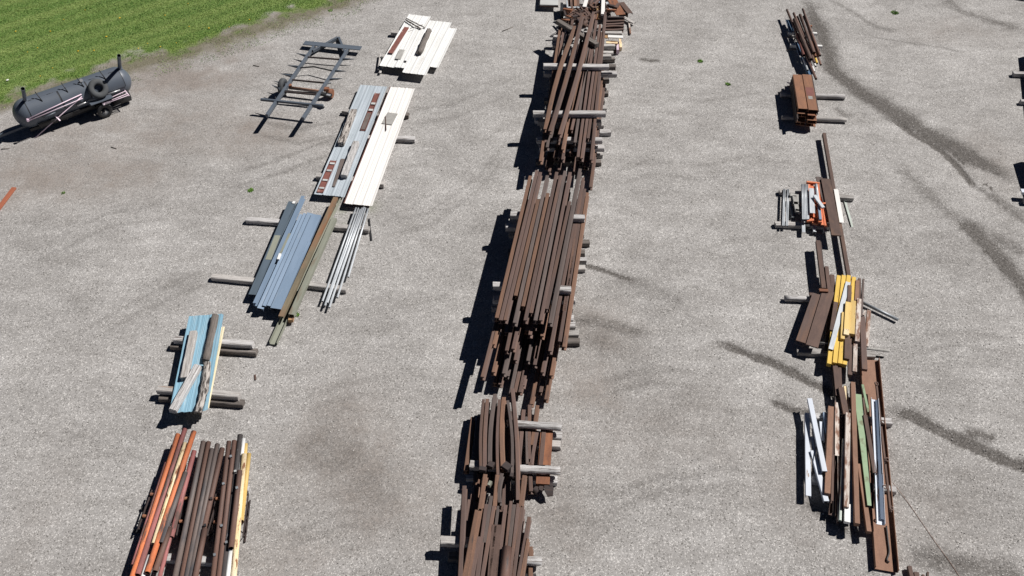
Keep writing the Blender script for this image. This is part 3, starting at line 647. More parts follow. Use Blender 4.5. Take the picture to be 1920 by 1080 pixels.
# ---------------------------------------------------------------- white sheets far left
Z = zoomer(7.716, 690, 10); GW = 'white roofing sheets in the far stack'
GT = 'timbers under and on the sheet stacks'
bar('railroad_tie', 'weathered grey tie under the far white sheets, the end farther from the chassis', 'timber', 'tie', Z(335, 372), Z(1205, 455), .22, .22, .18, 'tie', GT)
bar('railroad_tie', 'weathered grey tie under the near end of the far white sheets', 'timber', 'tie', Z(198, 722), Z(1000, 845), .22, .22, .18, 'tie', GT)
sheet('roofing_sheet', 'white ribbed sheet at the bottom right of the far white stack', 'roofing sheet', 'white', Z(1130, 318), Z(850, 880), .27, 1.0, group=GW)
sheet('roofing_sheet', 'white ribbed sheet at the left of the far white stack, carrying the red strip', 'roofing sheet', 'white', Z(750, 142), Z(330, 890), .30, 1.02, group=GW)
sheet('roofing_sheet', 'broad white ribbed sheet on top of the far white stack, under the dark log', 'roofing sheet', 'white', Z(1050, 232), Z(665, 985), .345, 1.02, group=GW)
sheet('roofing_sheet', 'narrow white ribbed sheet in the middle of the far white stack', 'roofing sheet', 'white', Z(760, 325), Z(480, 900), .335, .55, ribs=3, group=GW)
bar('flashing_strip', 'red brown metal strip lying on the left of the far white sheets', 'metal strip', 'primer_red', Z(560, 315), Z(322, 688), .37, .21, .03, 'chan')
bar('plate', 'small grey square plate lying on the far white sheets', 'metal plate', 'concrete', Z(495, 638), Z(432, 775), .36, .24, .012)
bar('log', 'dark split log lying on the far white sheets', 'log', 'tie_dark', Z(884, 335), Z(738, 665), .53, .24, .17, 'log', jit=.02)
bar('stick', 'upper grey stick of two lying at the far end of the white sheets', 'stick', 'tie', Z(555, 180), Z(825, 318), .40, .05, .05, 'tie')
bar('stick', 'lower grey stick of two lying at the far end of the white sheets', 'stick', 'tie_dark', Z(545, 200), Z(765, 335), .40, .055, .045, 'tie')
bar('iron_rod', 'short rusty rod crossing the two sticks on the white sheets', 'rod', 'rust_dark', Z(608, 330), Z(790, 278), .43, .025, .025, 'rod')
bar('steel_offcut', 'tiny dark steel offcut on the near end of the far white sheets', 'offcut', 'black', Z(525, 800), Z(552, 808), .38, .07, .04)
bar('board', 'pale grey board standing out of the near left corner of the far white sheets', 'board', 'tie', Z(205, 880), Z(170, 975), .12, .10, .05, 'tie')
o = bar('corner_post', 'thin grey bent post lying left of the far white sheets', 'post', 'tie', Z(182, 695), Z(150, 925), .16, .07, .06, 'side')
# ---------------------------------------------------------------- grey and white sheets, middle left
Z = zoomer(4.154, 560, 140); GG = 'long roofing sheets in the middle left'
for a, b, l, m in [((343, 272), (640, 308), 'weathered tie under the far end of the pale grey sheets', 'tie'), ((520, 482), (905, 490), 'weathered round ended tie under the middle of the long white sheets', 'tie_pale'),
                   ((140, 778), (440, 808), 'weathered tie under the near end of the pale grey sheets', 'tie'), ((395, 812), (668, 842), 'weathered tie under the near end of the long white sheets', 'tie'), ((600, 290), (856, 304), 'dark weathered tie under the far end of the long white sheets', 'tie_dark')]:
    bar('railroad_tie', l, 'timber', m, Z(*a), Z(*b), .19, .22, .18, 'tie', GT)
sheet('roofing_sheet', 'lower pale grey sheet of the middle left pile, its edge showing at the right', 'roofing sheet', 'grey_sheet', Z(596, 86), Z(250, 945), .225, 1.0, group=GG)
sheet('roofing_sheet', 'upper pale grey ribbed sheet of the middle left pile, carrying logs and red channels', 'roofing sheet', 'grey_sheet', Z(574, 85), Z(225, 938), .27, 1.0, ribs=4, group=GG)
sheet('roofing_sheet', 'lower long white sheet, its brown edge showing at the left', 'roofing sheet', 'primer_red', Z(803, 102), Z(458, 1008), .225, 1.0, group=GG)
sheet('roofing_sheet', 'long bright white ribbed sheet on top, right of the pale grey ones', 'roofing sheet', 'cream_white', Z(810, 100), Z(464, 1010), .265, 1.0, ribs=4, group=GG)
bar('log', 'spotted pale and black log on the left of the pale grey sheets', 'log', 'birch', Z(428, 268), Z(328, 528), .43, .24, .16, 'tie', jit=.014)
bar('log', 'grey timber with an orange stain on the near right of the pale grey sheets', 'log', 'tie_pale', Z(446, 518), Z(350, 778), .45, .23, .17, 'tie', jit=.012)
o = bar('steel_channel', 'red channel with white plates on the upper right of the pale grey sheets', 'channel', 'primer_red', Z(614, 138), Z(500, 428), .32, .20, .05, 'tray')
for q in (.27, .44): bar3('end_plate', 'pale_plate', P(*Z(614-114*q, 138+290*q), .325), P(*Z(614-114*(q+.05), 138+290*(q+.05)), .325), .17, .03, 'box', parent=o)
bar3('inner_plate', 'stain', P(*Z(548, 300), .30), P(*Z(500, 425), .30), .15, .02, 'box', parent=o)
o = bar('steel_channel', 'red channel with pale plates on the near left of the pale grey sheets', 'channel', 'primer_red', Z(272, 664), Z(165, 912), .32, .22, .04, 'tray')
for q in (.08, .3, .6, .85): bar3('end_plate', 'pale_plate', P(*Z(272-107*q, 664+248*q), .322), P(*Z(272-107*(q+.05), 664+248*(q+.05)), .322), .18, .03, 'box', parent=o)
bar('stain_shadow_plate', 'thin brown plate standing in for stain and shadow beside the orange stained timber', 'metal plate', 'stain', Z(345, 655), Z(272, 870), .295, .16, .012, taper=.6)  # flat brown piece puts a stain and a bit of shadow into colour
o = bar('plate', 'grey square plate lying askew on the long white sheet', 'metal plate', 'concrete', Z(733, 298), Z(686, 384), .285, .42, .012)
bar('iron_rod', 'thin rusty rod lying across the square plate on the white sheet', 'rod', 'rust', Z(676, 320), Z(681, 432), .305, .03, .02, 'box')
# ---------------------------------------------------------------- blue grey beams
Z = zoomer(3.6, 400, 350); GB = 'blue grey panels fanned in a pile'
bar('railroad_tie', 'weathered timber sticking out left under the far end of the blue grey beams', 'timber', 'tie_pale', Z(222, 214), Z(600, 240), .18, .20, .17, 'tie', GT)
bar('railroad_tie', 'weathered timber under the far part of the galvanised pipes', 'timber', 'tie', Z(800, 258), Z(1052, 280), .18, .22, .17, 'tie', GT)
bar('railroad_tie', 'long weathered timber sticking out left under the near end of the blue grey beams', 'timber', 'tie', Z(-12, 598), Z(470, 648), .18, .20, .17, 'tie', GT)
bar('railroad_tie', 'weathered timber under the near part of the galvanised pipes', 'timber', 'tie', Z(480, 632), Z(898, 684), .18, .20, .17, 'tie', GT)
o = bar('steel_beam', 'wide slate blue beam at the left edge of the blue grey pile', 'beam', 'slate', Z(530, 100), Z(262, 728), .31, .24, .12, 'chan', 'beams in the blue grey pile')
bar3('cover_plate', 'sage', P(*Z(434, 328), .316), P(*Z(370, 492), .316), .20, .008, 'box', parent=o); bar3('tag_plate', 'white', P(*Z(546, 98), .34), P(*Z(538, 112), .34), .09, .02, 'box', parent=o)
bar('steel_channel', 'blue channel with an upright flange, second from the left in the blue grey pile', 'channel', 'blue_grey', Z(606, 62), Z(280, 785), .35, .13, .14, 'side', 'beams in the blue grey pile')
bar('steel_strip', 'dark thin strip between the slate beam and the blue channel', 'metal strip', 'slate', Z(572, 105), Z(360, 500), .30, .07, .05, 'angle')
bar('steel_strip', 'short grey green strip right of the blue channel', 'metal strip', 'sage', Z(515, 315), Z(440, 470), .33, .10, .06, 'chan')
bar('block', 'small white block beside the blue channel in the blue grey pile', 'block', 'white', Z(450, 450), Z(436, 488), .40, .08, .07)
for i, (A, B, w, z) in enumerate([((600, 188), (314, 822), .20, .31), ((626, 182), (350, 806), .20, .335), ((654, 178), (382, 806), .22, .36), ((696, 188), (420, 822), .34, .40)]):
    bar('metal_sheet', ['leftmost of the four fanned blue grey panels', 'second from left of the four fanned blue grey panels', 'third from left of the four fanned blue grey panels', 'widest and rightmost of the four fanned blue grey panels'][i], 'panel', 'blue_grey', Z(*A), Z(*B), z, w, .10, 'chan', GB, roll=-.22 if i < 3 else -.06)
bar('steel_beam', 'long rusty olive beam running from under the grey sheets to the blue panels', 'beam', 'olive_rust', Z(826, 70), Z(455, 875), .36, .16, .12, 'chan', 'beams in the blue grey pile')
bar('steel_strip', 'thin pale strip lying on the rusty olive beam', 'metal strip', 'blue_grey', Z(648, 368), Z(560, 555), .40, .10, .05, 'angle')
bar('steel_strip', 'thin olive strip along the right of the rusty olive beam', 'metal strip', 'sage', Z(858, 78), Z(560, 690), .27, .05, .09, 'side')
bar('steel_beam', 'grey green beam with an orange end right of the rusty olive beam', 'beam', 'sage', Z(815, 210), Z(525, 862), .34, .17, .14, 'chan', 'beams in the blue grey pile')
bar('steel_offcut', 'short orange brown box end at the near tip of the grey green beam', 'offcut', 'tan_wood', Z(532, 850), Z(520, 900), .22, .15, .12)
bar('steel_beam', 'grey beam end pointing nearest the photographer from under the blue grey pile', 'beam', 'sage', Z(560, 700), Z(402, 1048), .17, .24, .12, 'tray', 'beams in the blue grey pile')
GP = 'galvanised pipes in a loose bundle'
for i, (A, B) in enumerate([((962, 138), (735, 770)), ((978, 140), (752, 800)), ((990, 150), (768, 780)), ((1003, 140), (782, 812)), ((1016, 135), (792, 775)), ((1026, 140), (836, 745)), ((1044, 145), (910, 606))]):
    bar('steel_pipe', nth(i)+' galvanised pipe from the left in the loose bundle below the white sheets', 'pipe', 'galv', Z(*A), Z(*B), .24, .065, .065, 'pipe', GP, z2=.22)
bar('angle_iron', 'small black bent iron lying in the gravel right of the galvanised pipes', 'iron', 'black', Z(1052, 210), Z(1068, 360), .05, .045, .045, 'angle')
# ---------------------------------------------------------------- blue sheets with timbers
Z = zoomer(4.5, 240, 560)
for a, b, z, l, m in [((358, 382), (1082, 440), .18, 'lower dark tie under the far end of the blue sheets', 'tie_dark'), ((388, 330), (1052, 372), .36, 'upper pale tie under the far end of the blue sheets', 'tie_pale'),
                      ((262, 822), (972, 872), .18, 'lower dark tie under the near end of the blue sheets', 'tie_dark'), ((245, 752), (932, 806), .36, 'upper tie with an orange mark under the near end of the blue sheets', 'tie_rusty')]:
    bar('railroad_tie', l, 'timber', m, Z(*a), Z(*b), z, .21, .18, 'tie', GT)
sheet('roofing_sheet', 'cream sheet under the blue ones, only its right edge showing', 'roofing sheet', 'cream', Z(710, 240), Z(567, 928), .385, .75, group='blue stack sheets')
sheet('roofing_sheet', 'lower blue ribbed sheet of the blue stack', 'roofing sheet', 'blue_sheet', Z(665, 142), Z(515, 948), .41, 1.02, group='blue stack sheets')
sheet('roofing_sheet', 'upper blue ribbed sheet with four timbers lying on it', 'roofing sheet', 'blue_sheet', Z(655, 138), Z(500, 952), .45, 1.02, group='blue stack sheets')
GL = 'timbers weighing down the blue sheets'
bar('log', 'pale square timber at the far left on the blue sheets', 'timber', 'tie_rusty', Z(550, 270), Z(470, 660), .60, .22, .16, 'tie', GL)
bar('log', 'dark charred timber at the far right on the blue sheets', 'timber', 'tie_dark', Z(732, 125), Z(652, 508), .62, .22, .17, 'log', GL)
bar('log', 'pale timber lying diagonally at the near left on the blue sheets', 'timber', 'tie_pale', Z(585, 555), Z(372, 935), .62, .22, .17, 'tie', GL)
bar('log', 'crooked split timber at the near right on the blue sheets', 'timber', 'birch', Z(664, 535), Z(586, 940), .61, .22, .16, 'log', GL, bend=.05, jit=.022)
# ---------------------------------------------------------------- pipe racks, near left
Z = zoomer(3.6, 220, 780)
for ri, (c0, c1, c2, c3, lab) in enumerate([((222, 522), (408, 545), (170, 668), (352, 696), 'low steel rack carrying the orange and cream pipes'), ((448, 550), (660, 550), (418, 705), (615, 706), 'low steel rack carrying the dark grey pipes'), ((664, 552), (866, 555), (650, 710), (846, 712), 'low steel rack carrying the brown and cream pipes')]):
    zr = .40
    rt = empty('pipe_rack', P(*Z((c0[0]+c3[0])/2, (c0[1]+c3[1])/2), 0), lab, 'pipe rack', 'pipe racks at the near left')
    A, B, C, D = [P(*Z(*q), zr) for q in (c0, c1, c2, c3)]
    cb = [bar3('cross_pipe', 'rust_orange', A, B, .085, .085, 'pipe', parent=rt), bar3('cross_pipe', 'rust_orange', C, D, .085, .085, 'pipe', parent=rt)]
    for (e, f, sgn) in ((A, C, -1), (B, D, 1)):
        u = (f-e)
        side = Vector((.03*sgn, 0, 0))
        e2, f2 = e-u*.25, f+u*.55
        for zz in (.06, .32): bar3('truss_rail', 'rust_dark', Vector((e2.x, e2.y, zz))+side, Vector((f2.x, f2.y, zz))+side, .035, .035, 'box', parent=rt)
        for k in range(5):
            p0 = e2+(f2-e2)*(k/5); p1 = e2+(f2-e2)*((k+1)/5)
            za, zb = (.05, .31) if k % 2 == 0 else (.31, .05)
            bar3('truss_strut', 'rust_dark', Vector((p0.x, p0.y, za))+side, Vector((p1.x, p1.y, zb))+side, .022, .022, 'rod', parent=rt)
    if ri == 0:
        for y0, y1 in ((612, 622), (766, 776)): bar3('rack_foot', 'black', P(*Z(112 if y0 > 700 else 160, y1), .1), P(*Z(160 if y0 > 700 else 212, y0), .1), .10, .06, 'box', parent=rt)
bar('railroad_tie', 'pale square timber under the near pipes, seen between two racks', 'timber', 'tie_pale', Z(270, 945), Z(640, 972), .20, .20, .18, 'tie', GT)
bar('railroad_tie', 'short pale timber block sticking out right of the cream pipes', 'timber', 'tie_pale', Z(700, 478), Z(888, 484), .20, .18, .18, 'tie', GT)
GQ = 'old pipes laid on the near left racks'
def ext(A, B, yb):    # carry a pipe on past the lower edge of the picture
    k = (yb-A[1])/(B[1]-A[1]); return (A[0]+(B[0]-A[0])*k, yb)
pp = [('orange pipe with a grey far end, leftmost on the racks', 'orange', (405, 115), ext((405, 115), (95, 1080), 1200), .115, .52), ('faded red and brown pipe, second from the left, farthest reaching', 'pink', (452, 80), (132, 1062), .115, .53), ('cream pipe with rust spots among the orange ones', 'cream_rust', (453, 175), (240, 855), .10, .57),
      ('white lower length of the cream pipe line among the orange ones', 'white', (212, 935), ext((212, 935), (165, 1090), 1200), .095, .50), ('bright orange pipe right of the cream one', 'orange', (513, 96), (198, 1048), .12, .60), ('faded red pipe at the right of the orange bundle', 'pink', (515, 228), (360, 810), .11, .50),
      ('short dark pipe lying over the right of the orange bundle', 'pipe_grey', (455, 372), (292, 850), .11, .60), ('dark red pipe with an open end at the near right of the orange bundle', 'pipe_brown', (352, 745), (250, 1040), .115, .58), ('red pipe at the bottom right of the orange bundle', 'pink', (400, 640), ext((400, 640), (290, 1050), 1200), .09, .46), ('thin red pipe low at the left of the orange bundle', 'pink', (325, 310), (100, 1000), .07, .46),
      ('leftmost dark grey pipe of the middle rack', 'pipe_grey', (577, 165), ext((577, 165), (385, 1080), 1200), .12, .52), ('second dark pipe from the left of the middle rack', 'pipe_brown', (612, 168), ext((612, 168), (432, 1080), 1200), .115, .53), ('third dark pipe from the left of the middle rack', 'pipe_grey', (636, 215), ext((636, 215), (462, 1080), 1200), .115, .55), ('fourth dark pipe from the left of the middle rack', 'pipe_grey', (672, 183), ext((672, 183), (490, 1080), 1200), .115, .54), ('brown pipe with a knotch hole at the right of the middle rack', 'pipe_brown', (704, 210), (545, 900), .12, .53), ('short thick brown pipe at the near end of the middle rack', 'pipe_brown', (586, 752), ext((586, 752), (520, 1080), 1200), .125, .60),
      ('leftmost brown pipe of the right rack', 'pipe_brown', (750, 165), ext((750, 165), (642, 1080), 1200), .11, .52), ('second brown pipe from the left of the right rack', 'pipe_brown', (786, 160), ext((786, 160), (682, 1080), 1200), .115, .53), ('flaking black pipe in the right rack', 'pipe_flake', (826, 120), ext((826, 120), (712, 1080), 1200), .125, .52), ('short brown pipe lying on top of the right rack', 'pipe_brown', (822, 362), (764, 882), .12, .66),
      ('white pipe with its far end beside the flaking black one', 'white', (850, 148), (820, 420), .09, .46), ('white pipe at the near end of the right rack', 'white', (764, 880), ext((764, 880), (742, 1080), 1200), .10, .52), ('cream pipe covered in rust spots at the right of the right rack', 'cream_rust', (852, 250), ext((852, 250), (780, 1080), 1200), .13, .53), ('pale yellow pipe at the far right of the right rack', 'yellow_pale', (886, 248), (835, 700), .10, .48), ('pale yellow pipe end behind the white one on the right rack', 'yellow_pale', (866, 182), (848, 420), .085, .42)]
pp[14] = ('brown pipe with a round hole at the right of the middle rack',)+pp[14][1:]
for l, m, A, B, d, z in pp: bar('steel_pipe', l, 'pipe', m, Z(*A), Z(*B), z+.02, d*1.18, d*1.18, 'pipe', GQ)
for x, y, z, m, d in [(765, 270, .60, 'galv_dark', .09), (715, 455, .58, 'galv_dark', .09), (806, 482, .72, 'galv_dark', .10), (702, 738, .58, 'galv_dark', .09), (655, 935, .58, 'galv_dark', .10), (795, 370, .60, 'pale_plate', .08), (735, 850, .60, 'galv_dark', .09), (632, 555, .60, 'rust_dark', .09), (590, 735, .62, 'black', .10)]:
    bar('pipe_clamp', 'grey lump of a clamp or weld on a pipe of the near racks', 'clamp', m, Z(x-8, y+2), Z(x+8, y-3), z-.01, d*.8, .04, 'box', 'clamps on the near pipes')
# ---------------------------------------------------------------- lone pieces at the left
bar('board', 'terracotta coloured board lying alone on the gravel at the left edge', 'board', 'copper', (-30, 425), (26, 351), .07, .16, .06)
for i, (a, b, l) in enumerate([((208, 275), (218, 278), 'dark twig on the gravel right of the tank trailer'), ((2, 279), (17, 278), 'dark twig on the gravel at the left edge under the tongue'), ((942, 58), (962, 50), 'thin dark twig left of the upper rail stack'), ((475, 122), (486, 124), 'short dark twig left of the trailer chassis')]):
    bar('twig', l, 'twig', 'tie_dark', a, b, .03, .035, .03, 'rod', 'twigs on the gravel')
bar('scrap_chip', 'tiny rusty chip on the gravel right of the blue sheets', 'scrap', 'rust', (478, 702), (479, 712), .03, .05, .02)
# ================================================================ CENTRE: RAIL STACKS
RH, TI = .17, .18        # rail height, tie height
def level(k): return .18+.35*k        # top of the k-th layer of ties; rails lie on it
class Stack:
    def __init__(s, name, group): s.name, s.group, s.rails, s.ties = name, group, [], []
    def rail(s, A, B, z, m='rail', w=.145, h=RH, where='top', **kw): s.rails.append((A, B, z, m, w, h, where, kw))
    def lower(s, B, z, L, d, m='rail', where='low', **kw):     # by its near end, along the stack's direction
        b = P(*B, z); v = Vector((d.x+random.uniform(-.012, .012), d.y, 0)).normalized()
        s.rails.append((b+v*L, b, z, m, .145, RH, where, kw))
    def build(s):
        words = {'top': 'on top of', 'low': 'low in', 'skew': 'askew on', 'side': 'at the side of'}
        for wh in words:
            L = [r for r in s.rails if r[6] == wh]
            def key(r): q = r[1] if isinstance(r[1], Vector) else P(*r[1], r[2]); return q.x
            L.sort(key=key)
            for i, (A, B, z, m, w, h, _, kw) in enumerate(L):
                A3 = A if isinstance(A, Vector) else P(*A, z); B3 = B if isinstance(B, Vector) else P(*B, z)
                kind = kw.pop('kind', 'rail'); kw.setdefault('nseg', 8)
                colour = {'rail': 'rust brown', 'rail_orange': 'orange rust', 'rail_grey': 'grey brown'}.get(m, 'rusty')
                pos = 'the only one' if len(L) == 1 else nth(i)+' from the left'
                o = bar3('rail', m, A3, B3, w, h, kind, **kw)
                tag(o, f'{colour} rail {words[wh]} {s.name}, {pos}', 'rail', s.group)
DA = (P(1125, 47, 1.05)-P(1091, 297, 1.05)).normalized(); DB = (P(1044, 322, 1.4)-P(985, 600, 1.4)).normalized()
def tie(label, A, B, z, m='tie', w=.23, h=TI, kind='tie', **kw): return bar('railroad_tie', label, 'timber', m, A, B, z, w, h, kind, 'ties in and on the rail stacks', **kw)
def tie_r(label, R, z, L=2.45, m='tie', slope=.008, **kw):     # by its right end
    r = P(*R, z); a = r+Vector((-L, L*slope, 0))
    o = bar3('railroad_tie', m, a, r, kw.pop('w', .23), TI, 'tie', **kw); return tag(o, label, 'timber', 'ties in and on the rail stacks')
# ---------------------------------------------------------------- upper stack
S = Stack('the upper stack', 'rails of the upper stack'); z1 = zoomer(6, 960, 0); z2 = zoomer(6, 940, 170)
zt = level(3)+RH       # askew ones over the top ties
S.rail(z1(706, 290), z2(490, 432), zt, 'rail_orange', .16, where='skew', bend=-.12); S.rail(z1(792, 150), z2(545, 452), zt, 'rail', .17, where='skew', bend=.06); S.rail(z1(918, 130), z2(655, 490), zt, 'rail', .17, where='skew', bend=.04)
zt = level(2)+RH
for A, B, m in [((1051, 46), z2(440, 790), 'rail_orange'), ((1057, 54), z2(490, 575), 'rail'), ((1065, 58), z2(515, 635), 'rail_grey'), ((1090, 72), z2(640, 570), 'rail'), ((1098, 60), z2(690, 660), 'rail_orange'),
                ((1108, 60), z2(740, 350), 'rail_orange'), ((1108, 85), z2(790, 440), 'rail'), ((1111, 40), z2(828, 582), 'rail_grey'), ((1118, 38), z2(862, 745), 'rail'), ((1125, 46), z2(905, 760), 'rail'), ((1129, 60), z2(975, 535), 'rail'), ((1135, 22), z2(1012, 775), 'rail')]:
    S.rail(A, B, zt, m)
for B, k, L, m in [((480, 580), 2, 6, 'rail'), ((560, 530), 2, 6, 'rail_grey'), ((640, 632), 1, 6.5, 'rail_orange'), ((745, 615), 1, 6, 'rail'), ((780, 700), 1, 6.5, 'rail'), ((600, 752), 1, 6.4, 'rail'), ((643, 752), 1, 6.2, 'rail_grey'), ((690, 772), 1, 6.5, 'rail'), ((448, 788), 1, 6.6, 'rail'),
                   ((510, 852), 0, 6.6, 'rail'), ((540, 908), 0, 6.2, 'rail'), ((650, 890), 0, 7, 'rail'), ((825, 908), 0, 6.4, 'rail'), ((885, 812), 0, 6.4, 'rail_grey'), ((940, 850), 0, 6, 'rail'), ((975, 858), 0, 6.4, 'rail_grey'), ((1003, 1082), 0, 7.4, 'rail'), ((1015, 780), 1, 6.2, 'rail_orange'), ((1010, 700), 1, 6, 'rail')]:
    S.lower(z2(*B), level(k)+RH-.001*k, L, DA, m)
S.build()
NM = 'upper rail stack'
tie('grey tie spanning the top of the upper rail stack, farther of two', z1(354, 724), z1(1090, 736), level(3)+.004, 'tie_pale')
tie('short dark tie end butted onto the farther top tie of the upper rail stack', z1(1090, 733), z1(1168, 735), level(3), 'tie_dark', w=.21)
tie('bleached white tie spanning the top of the upper rail stack, nearer of two', z2(360, 240), z2(1174, 240), level(3)+.004, 'tie_pale')
tie('dark tie lying diagonally across the far end of the upper rail stack', z1(515, 222), z1(958, 488), level(3)+.02, 'tie_dark', z2=level(3)+.02)
for i, (R, z, m) in enumerate([(z1(1180, 815), level(2), 'tie_pale'), (z1(1092, 885), level(1), 'tie_dark'), (z1(1064, 970), level(0), 'tie'), (z1(1085, 1030), .18, 'tie_dark'), (z2(1160, 98), .18, 'tie_dark'), (z2(1185, 183), .18, 'tie'),
                               (z2(1130, 336), level(2), 'tie'), (z2(1152, 372), level(1), 'tie'), (z2(1232, 452), level(0), 'tie_pale'), (z2(1136, 540), level(2), 'tie_pale'), (z2(1158, 628), level(1), 'tie_pale'), (z2(1140, 700), level(0), 'tie'), (z2(1122, 788), .18, 'tie_dark')]):
    tie_r(nth(i)+' timber end from the top down the right side of the upper rail stack', R, z-.004, 2.4, m)
for i, (R, z, m) in enumerate([((1166, 60), .55, 'tie'), ((1153, 84), .5, 'tie'), ((1150, 97), .36, 'tie'), ((1146, 103), .36, 'tie'), ((1153, 109), .18, 'tie_dark')]):
    tie_r(nth(i)+' timber in the bunch right of the far end of the upper stack', R, z, 1.6, m, w=.19)
tie('pale timber block at the left side of the upper rail stack, in its shadow', z2(378, 318), z2(462, 318), level(2)-.35, 'tie_pale', w=.22)
tie('small pale timber end at the far left corner of the upper rail stack', (1038, 67), (1060, 68), level(1), 'tie_pale', w=.2)
tie('lower small timber end at the far left corner of the upper rail stack', (1036, 83), (1058, 84), level(0), 'tie_pale', w=.2)
tie('timber end in the shadow left of the upper rail stack', (1020, 136), (1050, 137), level(1), 'tie', w=.2)
# ---------------------------------------------------------------- long middle stack
S = Stack('the long middle stack', 'rails of the long middle stack'); z3 = zoomer(4.909, 860, 310); z4 = zoomer(4, 840, 500)
zt = level(3)+RH
for A, B, m in [((660, 95), (365, 382), 'rail_orange'), ((722, 45), (395, 400), 'rail'), ((752, 62), (428, 400), 'rail'), ((732, 312), (506, 216), 'rail_orange'), ((816, 92), (500, 420), 'rail_grey'), ((822, 255), (562, 296), 'rail_orange'),
                ((903, 60), (580, 402), 'rail'), ((942, 90), (622, 346), 'rail'), ((980, 50), (655, 402), 'rail_grey'), ((1026, 62), (696, 402), 'rail'), ((1022, 332), (738, 316), 'rail'), ((1118, 30), (766, 422), 'rail_grey')]:
    S.rail(z3(*A), z4(*B), zt, m, .155)
for A, B, m in [((1146, 110), (872, 332), 'rail'), ((1160, 215), (838, 560), 'rail'), ((1186, 250), (870, 600), 'rail_orange')]: S.rail(z3(*A), z4(*B), level(2)+RH, m, where='side')
for B, k, L, m in [((258, 825), 2, 7.0, 'rail'), ((340, 582), 2, 5, 'rail_orange'), ((390, 462), 2, 5, 'rail'), ((435, 490), 2, 5, 'rail_grey'), ((440, 628), 2, 6, 'rail'), ((488, 615), 2, 6, 'rail'), ((590, 480), 2, 6, 'rail_orange'), ((615, 510), 2, 6, 'rail'), ((655, 455), 2, 6, 'rail'), ((705, 520), 2, 6, 'rail_orange'), ((765, 632), 2, 6.5, 'rail'),
                   ((340, 790), 1, 6.5, 'rail_orange'), ((505, 700), 1, 6.5, 'rail'), ((600, 705), 1, 6.5, 'rail_grey'), ((655, 690), 1, 6.5, 'rail'), ((708, 792), 1, 7, 'rail'), ((775, 815), 1, 7.5, 'rail_orange'), ((418, 800), 1, 6.5, 'rail_grey'), ((650, 735), 1, 6.5, 'rail'),
                   ((350, 872), 0, 6.6, 'rail_orange'), ((390, 882), 0, 6.4, 'rail'), ((447, 820), 0, 6.6, 'rail_grey'), ((502, 940), 0, 7, 'rail'), ((562, 890), 0, 6.6, 'rail'), ((625, 1030), 0, 7.4, 'rail_orange'), ((695, 940), 0, 6.8, 'rail'), ((735, 995), 0, 7.2, 'rail_orange'), ((470, 950), 0, 6.8, 'rail_grey'), ((540, 940), 0, 6.8, 'rail')]:
    S.lower(z4(*B), level(k)+RH-.001*k, L+.9, DB, m)
S.build()
def tie_pair(nm, l, r, z, m): tie(nm, l, r, z, m)
tie('pale tie under the top rails of the long middle stack, farthest one', z3(478, 440), z3(1162, 470), level(3), 'tie_pale')
tie('pale tie under the top rails of the long middle stack, nearest one', z4(338, 128), z4(924, 162), level(3), 'tie_pale')
for i, (R, z, m) in enumerate([(z3(1128, 556), level(2), 'tie_pale'), (z3(1152, 622), level(1), 'tie'), (z3(1206, 700), level(0), 'tie_dark'), (z3(1160, 790), level(2)-.35, 'tie_dark'), (z3(1178, 858), level(1)-.35, 'tie_pale'), (z3(1166, 935), .17, 'tie'),
                               (z4(952, 236), level(2), 'tie_pale'), (z4(936, 298), level(1), 'tie'), (z4(940, 378), level(0), 'tie_pale'), (z4(955, 430), level(0)-.002, 'tie_pale'), (z4(982, 495), .178, 'tie'), (z4(986, 552), .177, 'tie_dark')]):
    tie_r(nth(i)+' timber end from the top down the right side of the long middle stack', R, z-.004, 2.5, m)
tie('grey timber end in the shadow left of the long middle stack', z3(460, 510), z3(545, 516), level(2), 'tie')
# ---------------------------------------------------------------- shorter lower stack
z5 = zoomer(4.911, 820, 720); S = Stack('the shorter lower stack', 'rails of the shorter lower stack')
zt = level(1)+RH
for A, B, m, w, kw in [((425, 140), (400, 775), 'rail', .11, dict(bend=-.04)), ((462, 135), (436, 778), 'rail', .15, dict(bend=-.03)), ((532, 92), (484, 752), 'rail_grey', .16, dict(bend=-.05)), ((572, 140), (558, 835), 'rail', .11, dict(bend=-.04)),
                       ((612, 120), (605, 780), 'rail_orange', .16, dict(bend=-.05)), ((648, 150), (688, 832), 'rail_grey', .11, dict(bend=.06)), ((690, 40), (742, 1066), 'rail', .14, dict(bend=.05))]:
    S.rail(z5(*A), z5(*B), zt, m, w, **kw)
zt = level(0)+RH
for A, B, m, w in [((328, 302), (262, 795), 'rail_orange', .15), ((795, 235), (735, 900), 'rail', .15), ((820, 300), (828, 735), 'rail_grey', .11), ((850, 190), (842, 690), 'rail', .14), ((922, 195), (870, 560), 'rail_orange', .14), ((920, 430), (862, 740), 'rail', .13), ((818, 810), (788, 965), 'rail_orange', .15), ((852, 720), (862, 985), 'rail', .14), ((380, 300), (350, 900), 'rail_grey', .14), ((740, 420), (715, 860), 'rail_grey', .13)]+[((x, y0), (x-22, 905), 'rail', .14) for x, y0 in ((452, 215), (498, 240), (546, 200), (592, 230), (640, 210), (672, 250))]:
    S.rail(z5(*A), z5(*B), zt, m, w, where='low')
S.build()
tie('bleached tie across the right of the shorter lower stack, farther of two', z5(640, 345), z5(1148, 378), level(1)+.004, 'tie_pale', kind='log')
tie('bleached tie across the right of the shorter lower stack, nearer of two', z5(640, 760), z5(1132, 780), level(1)+.004, 'tie_pale', kind='log')
